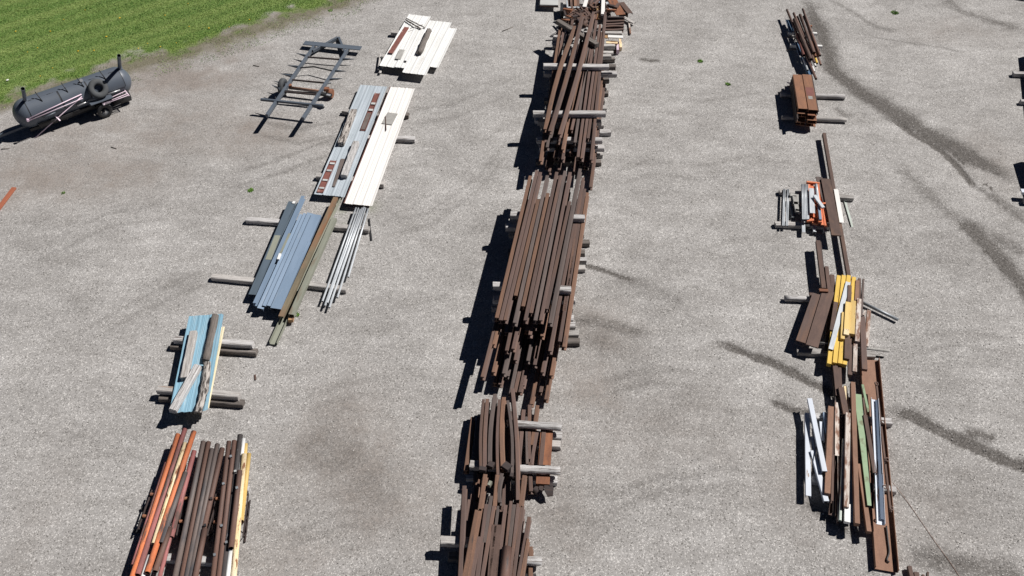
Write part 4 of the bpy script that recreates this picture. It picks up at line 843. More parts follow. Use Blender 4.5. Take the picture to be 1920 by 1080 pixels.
for i, (l, r, z, m) in enumerate([((560, 440), (1145, 470), level(0), 'tie_pale'), ((560, 525), (1135, 548), .17, 'tie'), ((560, 850), (1104, 875), level(0), 'tie_pale'), ((300, 730), (560, 745), level(1), 'tie'), ((268, 838), (560, 850), level(0)-.002, 'tie_pale')]):
    tie(['timber end right of the shorter lower stack, just below the farther bleached tie', 'lowest timber end right of the shorter lower stack between the bleached ties', 'timber end right of the shorter lower stack, below the nearer bleached tie', 'upper pale timber end left of the shorter lower stack', 'lower white timber end left of the shorter lower stack'][i], z5(*l), z5(*r), z, m)
o = bar('steel_channel', 'orange rust channel with square holes at the right of the shorter lower stack', 'channel', 'rust_orange', z5(1010, 405), z5(985, 745), level(0)+RH, .34, .14, 'chan')
bar('steel_beam', 'rusty square beam beside the orange channel in the shorter lower stack', 'beam', 'rust', z5(985, 405), z5(952, 745), level(0)+RH+.02, .12, .16)
bar('steel_offcut', 'orange rust box end poking out below the nearer bleached tie', 'offcut', 'rust_orange', z5(978, 790), z5(970, 920), level(0)+RH, .36, .12, 'box')
for i, (a, b, w, m) in enumerate([((470, 725), (520, 745), .16, 'rust_dark'), ((610, 730), (670, 770), .20, 'rust_dark'), ((385, 770), (450, 780), .12, 'rust_dark'), ((470, 905), (495, 915), .14, 'sage'), ((670, 830), (700, 835), .12, 'rust_dark')]):
    bar('joint_plate', ['rusty joint plate on the third rail end of the shorter lower stack', 'rusty cluster plate on the wide rail end of the shorter lower stack', 'dark joint plate at the leftmost rail ends of the shorter lower stack', 'olive joint plate hanging below the shorter lower stack', 'small joint plate near the long rail of the shorter lower stack'][i], 'joint plate', m, z5(*a), z5(*b), level(1)+RH+.05 if i < 3 else .75, w, .12)
def claw(label, A, B, C, z, w, m='rust_dark'):     # curved plate
    pts = [P(*A, z), P(*B, z+.06), P(*C, z-.05)]; vs, fs = [], []
    for i in range(9):
        t = i/8; p = pts[0]*(1-t)**2+pts[1]*2*t*(1-t)+pts[2]*t*t
        tg = (pts[1]-pts[0])*(1-t)+(pts[2]-pts[1])*t; s = Vector((0, 0, 1)).cross(tg).normalized()*w*.5*(1-.45*abs(2*t-1))
        for q in (p-s, p+s, p+s-Vector((0, 0, .03)), p-s-Vector((0, 0, .03))): vs.append(q)
    for i in range(8):
        for k in range(4): k2 = (k+1) % 4; fs.append((i*4+k, i*4+k2, i*4+4+k2, i*4+4+k))
    fs += [(0, 3, 2, 1), (32, 33, 34, 35)]
    c = sum(vs, Vector())/len(vs); c.z = 0
    o = mesh_obj('tine', [v-c for v in vs], fs, m, False, mtx=Matrix.Translation(c)); tag(o, label, 'tine', 'curved tines by the shorter lower stack')
claw('curved dark tine at the near right corner of the shorter lower stack, largest one', z5(1010, 905), z5(1030, 960), z5(1040, 1030), .30, .26); claw('middle curved dark tine below the orange box end', z5(960, 930), z5(950, 975), z5(975, 960), .28, .15)
claw('short curved dark tine left of the larger ones below the orange box end', z5(925, 940), z5(905, 975), z5(890, 1005), .26, .16); claw('thin curved dark tine behind the largest one', z5(1035, 905), z5(1055, 930), z5(1050, 960), .32, .1)
# ---------------------------------------------------------------- near stack
z6 = zoomer(5.4, 780, 880); S = Stack('the nearest stack', 'rails of the nearest stack')
zt = level(1)+RH
def dn(A, B, yb=1230): k = (yb-A[1])/(B[1]-A[1]); return (A[0]+(B[0]-A[0])*k, yb)
for A, B, m, w, kw in [((490, 165), dn((490, 165), (448, 1080)), 'rail', .15, {}), ((702, 48), (645, 420), 'rail_orange', .15, {}), ((618, 410), dn((618, 410), (490, 1080)), 'rail_orange', .15, {}), ((655, 400), dn((655, 400), (535, 1080)), 'rail_orange', .14, {}), ((640, 680), dn((640, 680), (570, 1080)), 'rail', .14, {}),
                       ((715, 352), dn((715, 352), (622, 1080)), 'rail', .15, {}), ((762, 268), (690, 740), 'rail_grey', .13, {}), ((825, 55), (796, 375), 'rail_orange', .15, {}), ((790, 370), dn((790, 370), (672, 1080)), 'rail', .14, {}), ((870, 40), (848, 335), 'rail_grey', .13, dict(bend=-.05)),
                       ((830, 370), dn((830, 370), (745, 1080)), 'rail_grey', .09, {}), ((815, 560), dn((815, 560), (775, 1080)), 'rust', .24, dict(kind='chan')), ((908, 360), dn((908, 360), (822, 1080)), 'rail', .13, {}), ((962, 320), dn((962, 320), (885, 1080)), 'rail', .11, {}), ((992, 355), dn((992, 355), (905, 1080)), 'rail_grey', .14, {}),
                       ((1040, 345), dn((1040, 345), (960, 1080)), 'rail', .15, {}), ((1078, 370), dn((1078, 370), (985, 1080)), 'rail', .15, {}), ((1098, 60), (1058, 385), 'rail_orange', .15, {}), ((1147, 480), dn((1147, 480), (1038, 1080)), 'rail', .13, {}), ((1130, 700), dn((1130, 700), (1070, 1080)), 'rail_orange', .13, {})]:
    S.rail(z6(*A), z6(*B), zt, m, w, **kw)
zt = level(0)+RH
for A, B, m in [((542, 305), (498, 712), 'rail'), ((605, 165), (545, 570), 'rail_grey'), ((632, 50), (605, 300), 'rail_orange'), ((618, 325), (600, 480), 'rail'), ((900, 140), (880, 420), 'rail'), ((935, 110), (915, 350), 'rail_grey'), ((960, 220), (940, 600), 'rail'), ((1090, 640), (1080, 760), 'rail'), ((760, 640), (740, 800), 'rail_grey'), ((1162, 780), dn((1162, 780), (1160, 1080)), 'rail_orange'), ((480, 520), dn((480, 520), (440, 1080)), 'rail_grey'), ((1020, 240), (1000, 520), 'rail')]+[((x, y0), dn((x, y0), (x-95, 1080)), 'rail') for x, y0 in ((575, 250), (660, 260), (705, 420), (745, 300), (800, 330), (850, 410), (890, 380), (940, 390), (985, 420), (1035, 430), (1075, 470))]:
    S.rail(z6(*A), z6(*B), zt, m, .145, where='low')
S.build()
bar('steel_pipe', 'thick rusty brown pipe lying on the nearest rail stack', 'pipe', 'pipe_brown', z6(920, 770), z6(*dn((920, 770), (895, 1080))), level(1)+RH+.16, .24, .24, 'pipe')
tie('pale split timber sticking out left under the nearest rails', z6(248, 708), z6(720, 730), level(1), 'tie_rusty')
tie('pale rounded timber sticking out right under the nearest rails', z6(700, 900), z6(1272, 912), level(1)-.03, 'tie_pale', kind='log')
tie('pale timber end showing between the nearest rails, upper right', z6(700, 770), z6(1080, 790), level(1)-.005, 'tie_pale')
tie('dark timber end in the shadow left of the nearest rails', z6(330, 870), z6(640, 885), level(0), 'tie_dark')
tie('small timber end at the bottom right of the nearest rails', z6(1000, 1010), z6(1222, 1015), level(0), 'tie')
# ---------------------------------------------------------------- scrap heap at the far end
z7 = zoomer(8.727, 980, 0)
SC = 'scrap pieces in the far heap'
bx = bar('steel_box', 'pale grey steel box with a rusty rim left of the far scrap heap', 'steel box', 'pale_plate', z7(447, -170), z7(430, 78), .30, .82, .05)
bar3('rim', 'rust', P(*z7(430, 77), .27), P(*z7(429, 84), .27), .84, .10, 'box', parent=bx)
pcs = [('grey channel frame leg at the left of the far scrap heap', 'galv', (722, 10), (735, 120), .50, .07, .06, 'box'), ('grey channel bar lying crosswise at the left of the far scrap heap', 'galv', (735, 116), (970, 118), .52, .10, .07, 'box'),
       ('cream painted bar near the middle of the far scrap heap', 'cream_white', (1050, -40), (1010, 108), .60, .17, .05, 'box'), ('white painted post near the right of the far scrap heap', 'cream_white', (1322, -60), (1312, 228), .62, .16, .10, 'box'), ('orange stained board right of the middle of the far scrap heap', 'tan_wood', (1228, 100), (1262, 300), .45, .16, .05, 'box'),
       ('wide orange rust plate at the right of the far scrap heap', 'rust_orange', (1440, -50), (1610, 240), .50, .42, .03, 'box'), ('red brown bar at the right edge of the far scrap heap', 'rust', (1615, 35), (1760, 215), .28, .24, .10, 'chan'), ('dark grey plate edge left of the orange rust plate', 'rust_dark', (1380, -30), (1430, 270), .36, .10, .20, 'box'),
       ('pale bent strip on the dark side of the orange rust plate', 'galv', (1375, 30), (1450, 190), .52, .12, .02, 'box'), ('grey plank sticking out right of the far scrap heap', 'tie', (1655, 275), (1830, 370), .16, .20, .06, 'tie'), ('thin stick with white and red paint right of the far scrap heap', 'white_rust', (1740, 355), (1765, 545), .10, .07, .06, 'box'),
       ('brown channel lying from the middle to the right of the far scrap heap', 'rust', (1070, 30), (1215, 125), .55, .16, .08, 'chan'), ('brown bar parallel below the brown channel of the far heap', 'rust', (1000, 125), (1140, 275), .5, .14, .10, 'chan'), ('grey edged bar beside the parallel brown one of the far heap', 'galv_dark', (1040, 150), (1135, 280), .46, .08, .10, 'box'), ('pale thin rod by the cream bar of the far heap', 'cream_white', (1035, 118), (1130, 120), .5, .04, .04, 'box'),
       ('thin brown bar at the left back of the far heap, first of three', 'rust', (790, -40), (800, 95), .44, .10, .1, 'chan'), ('thin brown bar at the left back of the far heap, second of three', 'rust_light', (860, -40), (865, 95), .46, .12, .1, 'chan'), ('thin brown bar at the left back of the far heap, third of three', 'rust', (900, -40), (905, 98), .44, .09, .1, 'chan'), ('pale board between the orange rust plate and the red brown bar', 'concrete', (1580, 60), (1660, 190), .2, .12, .05, 'box'), ('dark sheet standing behind the white post of the far heap', 'slate', (1215, -30), (1260, 45), .5, .10, .03, 'box'),
       ('brown block under the red brown bar at the right of the far heap', 'rust', (1640, 220), (1720, 235), .2, .16, .18, 'box'), ('flat brown plate under the left bars of the far heap', 'rust', (740, 10), (930, 14), .36, .9, .03, 'box'), ('added dark plate darkening the gaps low under the middle of the far heap', 'rust_dark', (1000, 60), (1380, 66), .30, 1.3, .04, 'box'), ('dark upright block at the left edge of the far heap', 'black', (640, 40), (650, 180), .40, .12, .40, 'box'),  # the dark plate under the middle is added so the heap's gaps go dark
       ('steel blue strip at the right back of the far heap', 'blue_grey', (1230, -20), (1250, 40), .54, .08, .05, 'box')]
for l, m, A, B, z, w, h, k in pcs: bar('scrap_steel', l, 'scrap', m, z7(*A), z7(*B), z, w, h, k, SC)
for i in range(5): bar('rail', nth(i)+' short rail from the far side, lying crosswise right of the upper stack', 'rail', 'rail', z7(1320, 300+44*i), z7(1655+random.uniform(-12, 18), 285+46*i+random.uniform(-6, 6)), .46-.03*i, .15, .15, 'rail', 'short rails lying crosswise', nseg=4, bend=random.uniform(-.05, .05))
bar('steel_offcut', 'flat dark plate edge above the crosswise short rails', 'offcut', 'rust_dark', z7(1390, 275), z7(1650, 275), .52, .10, .10)
for i in range(95):
    x, y = (random.uniform(690, 1060), random.uniform(140, 420)) if i < 70 else (random.uniform(1000, 1560), random.uniform(0, 280)); a = random.uniform(0, 3.14); l = random.uniform(30, 75); z = .5+random.uniform(-.1, .35)*(1 if y > 220 else .4)
    bar('scrap_steel', 'small rusty scrap piece in the tangled heap at the far end', 'scrap', random.choice(['rust', 'rust', 'rust_dark', 'rust_orange', 'rail']), z7(x-l*math.cos(a), y-l*math.sin(a)), z7(x+l*math.cos(a), y+l*math.sin(a)), z, random.uniform(.05, .14), random.uniform(.04, .12), random.choice(['box', 'angle', 'chan', 'rod']), 'small scrap in the tangle', z2=z+random.uniform(-.12, .12))
def wire(label, pts, z, r, m, name='wire', group=None):
    W = [P(x, y, zz) for (x, y), zz in zip(pts, z if isinstance(z, list) else [z]*len(pts))]
    c = W[len(W)//2].copy(); c.z = 0; path = []
    for i in range(len(W)-1):
        p0, p1, p2, p3 = W[max(i-1, 0)], W[i], W[i+1], W[min(i+2, len(W)-1)]
        for k in range(6):
            t = k/6; path.append(.5*((2*p1)+(p2-p0)*t+(2*p0-5*p1+4*p2-p3)*t*t+(3*p1-p0-3*p2+p3)*t**3))
    path.append(W[-1]); vs, fs = [], []; n = 6
    for i, p in enumerate(path):
        tg = (path[min(i+1, len(path)-1)]-path[max(i-1, 0)]).normalized(); s = tg.cross(Vector((0, 0, 1))).normalized(); u = s.cross(tg)
        for k in range(n): a = 2*math.pi*k/n; vs.append(p+s*r*math.cos(a)+u*r*math.sin(a)-c)
    for i in range(len(path)-1):
        for k in range(n): k2 = (k+1) % n; fs.append((i*n+k, i*n+k2, i*n+n+k2, i*n+n+k))
    fs += [tuple(range(n))[::-1], tuple(range(len(vs)-n, len(vs)))]
    o = mesh_obj(name, vs, fs, m, True, mtx=Matrix.Translation(c)); return tag(o, label, 'wire', group)
wire('rusty bent wire looping over the tangle at the far end of the upper stack', [z7(*q) for q in ((705, 265), (760, 235), (800, 205), (880, 185), (960, 190), (1000, 200))], .75, .016, 'rust'); wire('second bent wire curling in the far tangle', [z7(*q) for q in ((790, 160), (830, 150), (880, 170), (930, 165))], .6, .016, 'rust_light')
GB2 = 'boards and offcuts right of the upper rail stack'
for l, m, a, b, z, w, h, k in [('white painted board end right of the upper rail stack', 'white', z1(1080, 405), z1(1250, 412), .5, .20, .05, 'box'), ('orange stained board end behind the white painted one', 'tan_wood', z1(1035, 408), z1(1090, 412), .48, .2, .05, 'box'), ('cream plank right of the upper rail stack, under the white board', 'cream_rust', z1(1060, 470), z1(1190, 475), .34, .22, .05, 'box'),
                               ('pinkish upright board end below the white painted board', 'pinkwhite', z1(1185, 460), z1(1190, 560), .25, .10, .22, 'box'), ('pale tan board standing right of the pinkish one', 'cream_rust', z1(1215, 430), z1(1225, 530), .2, .10, .18, 'box'), ('rusty plate under the boards right of the upper rail stack', 'rust', z1(1160, 560), z1(1210, 566), .14, .2, .1, 'box')]:
    bar('board', l, 'board', m, a, b, z, w, h, k, GB2)
# ================================================================ RIGHT SIDE
# ---------------------------------------------------------------- pipe bundle, far right
Z = zoomer(4.32, 1440, 0); G = 'pipes in the far right bundle'
for i, (a, b, z) in enumerate([((182, 358), (440, 369), .20), ((165, 260), (398, 266), .20)]):
    bar('support_bar', ['white bar under the far right pipe bundle, nearer of two', 'white bar under the far right pipe bundle, farther of two'][i], 'bar', 'white', Z(*a), Z(*b), z, .12, .12, 'box', 'support bars under the pipe bundle')
for l, m, A, B, z, w, k in [('blue channel low at the left of the far right pipe bundle, far length', 'blue', (162, 150), (190, 248), .30, .20, 'tray'), ('blue channel low at the left of the far right bundle, near length', 'blue', (236, 330), (268, 442), .30, .20, 'tray'), ('blue channel at the near end of the far right bundle', 'blue', (278, 455), (340, 595), .26, .22, 'tray'),
                         ('pale blue channel lying in the middle of the far right bundle', 'galv', (305, 160), (362, 325), .42, .17, 'tray'), ('galvanised tube with a white end at the near left of the far right bundle', 'galv', (290, 470), (324, 562), .36, .09, 'pipe'), ('white tube end, left of two at the near end of the bundle', 'white', (330, 450), (378, 575), .34, .09, 'pipe'), ('white tube end, right of two at the near end of the bundle', 'white', (345, 440), (388, 530), .40, .09, 'pipe'), ('yellow tube end at the near right of the far right bundle', 'yellow', (370, 420), (400, 505), .36, .09, 'pipe'),
                         ('long rusty pipe at the far left of the bundle, reaching farthest', 'pipe_brown', (155, 72), (392, 632), .46, .10, 'pipe'), ('short rusty pipe with an open red end in the bundle', 'primer_red', (240, 270), (295, 438), .52, .13, 'pipe'), ('thick rusty pipe on top of the bundle, left one', 'rust', (215, 145), (352, 470), .64, .14, 'pipe'), ('rusty pipe behind the thick left one', 'pipe_brown', (210, 98), (298, 300), .53, .11, 'pipe'),
                         ('thick rusty pipe on top of the bundle, right one', 'rust', (262, 110), (376, 418), .64, .13, 'pipe'), ('thin rusty pipe between the two thick ones', 'pipe_brown', (240, 128), (380, 498), .52, .09, 'pipe'), ('long rusty pipe at the right of the bundle', 'pipe_brown', (284, 66), (424, 442), .50, .10, 'pipe'), ('lower rusty pipe at the right of the bundle', 'pipe_brown', (290, 125), (430, 518), .40, .09, 'pipe'), ('orange rust pipe at the near right of the bundle', 'rust_orange', (350, 330), (388, 452), .50, .10, 'pipe')]:
    w_ = w
    bar('steel_pipe' if k == 'pipe' else 'steel_channel', l, 'pipe' if k == 'pipe' else 'channel', m, Z(*A), Z(*B), z, w_, w_ if k == 'pipe' else .06, k, G)
for a, b, l in [((345, 205), (358, 206), 'first'), ((370, 265), (395, 266), 'second')]: bar('clamp', f'{l} small pale clamp at the right side of the far right pipe bundle', 'clamp', 'white' if l == 'second' else 'rust_orange', Z(*a), Z(*b), .42, .10, .08, 'box')
rt = empty('pipe_stand', P(*Z(215, 290), 0), 'thin dark steel stand under the left of the far right pipe bundle', 'stand')
for a, b, za, zb in [((195, 180), (240, 340), .30, .30), ((205, 215), (222, 330), .05, .28), ((222, 270), (205, 215), .28, .05), ((240, 340), (222, 300), .28, .05), ((130, 296), (205, 300), .05, .30), ((150, 400), (240, 396), .04, .28)]:
    bar3('stand_leg', 'rust_dark', P(*Z(*a), za), P(*Z(*b), zb), .035, .035, 'rod', parent=rt)
# ---------------------------------------------------------------- stack of steel channels
G = 'channel beams in the strapped looking stack'
bar('log', 'round weathered post under the far end of the channel stack', 'post', 'tie_pale', Z(105, 752), Z(626, 768), .20, .20, .20, 'log', 'round posts under the channel stack', jit=.008)
bar('log', 'round weathered post under the near end of the channel stack', 'post', 'tie', Z(115, 938), Z(638, 958), .20, .17, .17, 'log', 'round posts under the channel stack', jit=.008)
G = 'rusty channel beams in the short right stack'
lay = ['top', 'second', 'third', 'bottom']
for k in range(4):
    z = .80-.15*k; dx = random.uniform(-3, 3)
    yl = [880, 920, 945, 990][k]; yr = [890, 935, 975, 1000][k]
    o = bar('steel_channel', f'rusty channel in the left column of the short right stack, {lay[k]} layer', 'channel', ['rust_tan', 'rust_tan', 'rust_orange', 'rust_tan'][k], Z(238+dx-k*2, 604+28*k*.3), Z(284+dx-6*k, yl), z, .345, .145, 'chan' if k % 2 == 0 else 'ibeam', G, t=.014)
    o = bar('steel_channel', f'rusty channel in the right column of the short right stack, {lay[k]} layer', 'channel', ['rust_tan', 'rust_orange', 'rust_tan', 'rust_tan'][k], Z(314-dx-k*2, 603+28*k*.3), Z(367+dx-4*k, yr), z+.008, .345, .145, 'chan' if k % 2 == 0 else 'ibeam', G, t=.014)
    if k == 0: bar3('red_paint_patch', 'primer_red', P(*Z(334, 708), z+.011), P(*Z(345, 775), z+.011), .30, .004, 'box', parent=o); bar3('grey_paint_patch', 'concrete', P(*Z(342, 778), z+.011), P(*Z(346, 802), z+.011), .16, .004, 'box', parent=o)
for i, (x0, x1) in enumerate([(198, 240), (190, 232), (182, 224)]):
    bar('steel_angle', ['right', 'middle', 'left'][i]+' of the thin dark angles along the left side of the short right stack', 'angle', 'rust_dark', Z(x0, 622+i*22), Z(x1+2, 960+i*10), .62-.16*i, .045, .13, 'side', 'thin angles beside the short right stack')
bar('steel_angle', 'thin dark angle along the right side of the short right stack', 'angle', 'rust_dark', Z(355, 606), Z(410, 905), .78, .04, .14, 'side')
bar('steel_rod', 'short pink rod end at the far left of the short right stack', 'rod', 'pinkwhite', Z(155, 664), Z(190, 672), .5, .05, .05, 'rod')
bar('steel_offcut', 'thin dark strap end beside the left post of the short right stack', 'offcut', 'black', Z(92, 748), Z(108, 756), .12, .04, .04, 'box')
# ---------------------------------------------------------------- orange clutter pile
Z = zoomer(5.145, 1440, 240); G = 'galvanised tubes in the orange clutter'
bar('railroad_tie', 'weathered tie under the far side of the orange clutter', 'timber', 'tie', Z(112, 602), Z(828, 664), .16, .20, .16, 'tie', GT)
bar('railroad_tie', 'weathered tie under the near side of the orange clutter', 'timber', 'tie', Z(72, 915), Z(600, 935), .16, .22, .16, 'tie', GT)
for i, x in enumerate([155, 168, 186, 200]): bar('steel_tube', nth(i)+' of four thin tubes at the left of the orange clutter', 'tube', 'galv', Z(x-3+(i>1)*5, 586), Z(x-13+(i > 1)*3, 940), .22, .042, .042, 'pipe', G)
for i, x in enumerate([328, 342, 356, 370, 384]): bar('steel_tube', nth(i)+' of five grey tubes in the middle of the orange clutter', 'tube', 'galv', Z(x, 540), Z(x+8, 878), .42, .050, .050, 'pipe', G)
bar('steel_channel', 'pale channel with an upright side, right of the five grey tubes', 'channel', 'galv', Z(420, 580), Z(430, 820), .50, .17, .06, 'chan')
for i, (A, B) in enumerate([((215, 640), (275, 650)), ((255, 650), (285, 800)), ((285, 640), (310, 720)), ((245, 720), (300, 725)), ((210, 705), (240, 860)), ((265, 790), (318, 800))]):
    bar('steel_bracket', ['pale flat bracket', 'long pale bracket', 'upright pale bracket', 'pale middle bracket', 'dark long bracket', 'pale near bracket'][i]+' in the gap left of the five grey tubes', 'bracket', 'galv_dark' if i == 4 else 'concrete', Z(*A), Z(*B), .30 if i != 4 else .12, .14 if i != 4 else .07, .08, 'chan', 'brackets in the orange clutter')
for i, (A, B, w, z) in enumerate([((388, 515), (420, 840), .12, .40), ((422, 530), (452, 860), .11, .36), ((450, 560), (475, 880), .10, .34), ((478, 520), (505, 905), .12, .44), ((505, 610), (530, 935), .11, .38), ((530, 640), (560, 940), .11, .40), ((555, 690), (578, 910), .09, .36), ((375, 890), (520, 875), .10, .32), ((430, 905), (480, 918), .10, .28), ((375, 515), (500, 530), .08, .46), ((450, 740), (570, 720), .07, .50), ((410, 700), (420, 890), .10, .30)]):
    bar('scaffold_bar', (nth(i)+' long' if i < 7 else nth(i-7)+' crosswise')+' bright orange bar in the orange clutter, counted from the left', 'scaffold bar', 'orange_bright', Z(*A), Z(*B), z, w, .08, 'box' if i % 2 else 'chan', 'orange bars in the clutter')
for l, m, A, B, z, w, h, k in [('galvanised tube with a bend, lying on the orange bars', 'galv', (465, 540), (485, 690), .56, .10, .08, 'pipe'), ('short galvanised bar crossing the orange bars', 'galv', (450, 645), (535, 765), .60, .12, .06, 'box'), ('blue strip between the orange bars', 'blue_grey', (490, 730), (508, 880), .50, .09, .06, 'box'), ('pale stub hanging from the near left of the orange clutter', 'galv', (342, 880), (345, 1005), .20, .11, .08, 'chan'),
                            ('pale stub at the near end of the orange clutter, middle one', 'galv', (448, 935), (452, 1000), .16, .10, .1, 'chan'), ('pale stub at the near end of the orange clutter, right one', 'galv', (548, 905), (552, 1000), .20, .10, .1, 'chan'), ('small dark stub at the near left of the orange clutter', 'black', (380, 905), (385, 950), .2, .12, .12, 'box'),
                            ('short pale plank by the copper plate in the orange clutter', 'cream_rust', (600, 600), (665, 900), .36, .10, .05, 'box'), ('thin white strip under the brown plank', 'white', (575, 840), (605, 955), .3, .05, .05, 'angle')]:
    bar('scrap_steel', l, 'scrap', m, Z(*A), Z(*B), z, w, h, k, 'odd pieces in the orange clutter')
bar('steel_plank', 'grey brown plank under the broad brown one right of the orange clutter', 'plank', 'rail_grey', Z(490, 470), Z(650, 1000), .44, .24, .03)
bar('steel_plank', 'broad brown plank lying at a slant right of the orange clutter', 'plank', 'rust', Z(556, 488), Z(662, 1035), .50, .33, .04)
bar('steel_beam', 'very long thin brown beam running past the orange clutter to the yellow beams', 'beam', 'rust', Z(543, 45), (1593, 522), .30, .12, .14, 'box')
bar('steel_beam', 'cream painted length lying on the very long thin brown beam', 'beam', 'cream_white', Z(656, 590), Z(713, 912), .335, .15, .03, 'chan')
bar('steel_strip', 'thin grey green strip on the gravel right of the orange clutter', 'metal strip', 'mint', Z(745, 702), Z(816, 945), .05, .09, .05, 'angle')
bar('steel_offcut', 'small rusty block under the far end of the cream painted length', 'offcut', 'rust_orange', Z(600, 590), Z(605, 620), .3, .12, .1)
# ---------------------------------------------------------------- yellow beams
Z = zoomer(3.857, 1440, 440); G = 'yellow beams'
bar('railroad_tie', 'round weathered post at the left under the yellow beams, far one', 'timber', 'tie_pale', Z(128, 445), Z(480, 462), .20, .20, .18, 'log', GT)
bar('railroad_tie', 'weathered tie under the near end of the yellow beams', 'timber', 'tie', Z(212, 832), Z(775, 862), .18, .22, .18, 'tie', GT)
bar('pole', 'pale grey pole crossing under the near end of the yellow beams', 'pole', 'concrete', Z(360, 775), Z(880, 836), .26, .08, .08, 'rod')
bar('pole', 'grey pole sticking out at a slant right of the yellow beams', 'pole', 'galv_dark', Z(660, 470), Z(945, 608), .16, .10, .10, 'rod')
GBn = 'brown bars around the yellow beams'
for l, m, A, B, z, w, h, k in [('long brown bar reaching far at the left behind the yellow beams', 'rust', (362, 40), (405, 385), .42, .14, .12, 'box'), ('thin dark bar beside the far reaching brown bar', 'rust_dark', (380, 50), (415, 360), .36, .05, .14, 'side'), ('shorter brown bar second from the left behind the yellow beams', 'rust', (424, 228), (452, 470), .40, .12, .10, 'box'), ('shortest brown bar just left of the yellow beams', 'rust', (464, 288), (474, 420), .36, .14, .10, 'box'),
                               ('orange rust block at the far end of the wide brown plates', 'rust_orange', (372, 398), (436, 402), .50, .12, .08, 'box'), ('small brown plate standing at the left of the wide brown plates', 'rust', (318, 420), (326, 520), .30, .16, .04, 'box'), ('dark wide plate lying at a slant left of the yellow beams, left of two', 'rail', (362, 430), (242, 775), .40, .34, .04, 'box'), ('brown wide plate lying at a slant left of the yellow beams, right of two', 'rust', (438, 405), (318, 805), .44, .36, .04, 'box'), ('brown bar in the shade between the wide plates and the yellow beams', 'rust', (455, 470), (432, 720), .26, .12, .1, 'box'), ('brown bar in the shade nearer to the yellow beams', 'rust_dark', (470, 500), (418, 830), .24, .10, .1, 'box'),
                               ('brown bar leaning along the leftmost yellow beam', 'rust', (492, 486), (462, 690), .47, .13, .05, 'box'), ('brown bar between the yellow beams and the orange stained ones, far', 'rust', (592, 365), (588, 490), .50, .12, .10, 'box'), ('rusty bar right of the yellow beams, left of three far ends', 'rust_light', (648, 330), (640, 490), .44, .12, .10, 'box'), ('rusty bar right of the yellow beams, middle of three far ends', 'rust', (662, 315), (664, 470), .40, .09, .10, 'box'), ('thin grey brown bar right of the yellow beams, right of three far ends', 'rail_grey', (692, 318), (676, 590), .44, .06, .08, 'box'),
                               ('short brown beam end below the orange written beam', 'rust', (576, 726), (571, 896), .48, .15, .12, 'box'), ('narrow brown bar right of the short brown beam end', 'rust', (600, 722), (594, 1012), .38, .12, .1, 'box'), ('long brown bar at the right crossing the near tie', 'rail', (684, 590), (700, 972), .42, .16, .10, 'box'), ('thin brown bar at the near end right of the yellow beams', 'rust_dark', (612, 800), (590, 1020), .30, .07, .1, 'box')]:
    bar('steel_bar', l, 'bar', m, Z(*A), Z(*B), z, w, h, k, GBn)
for i, (A, B, w, z) in enumerate([((513, 294), (443, 932), .125, .42), ((549, 293), (484, 925), .13, .43), ((585, 293), (522, 930), .13, .425), ((623, 305), (556, 938), .12, .41)]):
    bar('steel_beam', nth(i)+' long yellow beam from the left', 'beam', 'yellow', Z(*A), Z(*B), z, w, .14, 'box', G)
bar('steel_strip', 'grey perforated strip lying slantwise on the yellow beams', 'metal strip', 'galv', Z(580, 342), Z(455, 828), .475, .14, .04, 'chan')
for l, m, A, B, z, w in [('short orange yellow beam with dark marks on top of the yellow beams', 'yellow_pale', (582, 486), (570, 684), .56, .17), ('short orange yellow beam at the right on top of the yellow beams', 'yellow_pale', (618, 476), (606, 716), .54, .16), ('pale yellow end block below the marked short beam', 'cream_rust', (570, 682), (566, 722), .57, .16), ('thin orange yellow beam at the left below the marked short one', 'yellow_pale', (548, 560), (540, 752), .52, .12)]:
    bar('steel_beam', l, 'beam', m, Z(*A), Z(*B), z, w, .12, 'box', 'short orange yellow beams')
for l, A, B, z, w in [('white bar speckled with rust right of the yellow beams', (661, 462), (646, 770), .50, .13), ('white and rust bar lying apart at the right of the yellow beams', (731, 545), (714, 805), .30, .12), ('white and rust bar end pointing down from the yellow pile', (634, 770), (628, 988), .42, .12), ('small white offcut between the speckled bar and the grey pole', (705, 545), (690, 580), .3, .06)]:
    bar('steel_bar', l, 'bar', 'white_rust', Z(*A), Z(*B), z, w, .1, 'box', 'white and rust bars')
bar('steel_rod', 'white rod end poking out above the wide brown plates', 'rod', 'white', Z(380, 430), Z(480, 438), .36, .08, .08, 'rod')
bar('steel_angle', 'black angle lying near the end of the grey pole by the yellow beams', 'angle', 'black', Z(780, 872), Z(840, 880), .05, .05, .04, 'angle')
# ---------------------------------------------------------------- long near right pile
Z5 = zoomer(3.6, 1480, 700); Z3 = zoomer(4.909, 1560, 860)
bar('railroad_tie', 'weathered timber ending right of the long near right pile, far one', 'timber', 'tie_pale', Z5(180, 284), Z5(694, 320), .18, .22, .18, 'tie', GT)
bar('railroad_tie', 'weathered timber ending right of the long near right pile, near one', 'timber', 'tie_pale', Z5(160, 708), Z5(722, 780), .18, .20, .18, 'tie', GT)
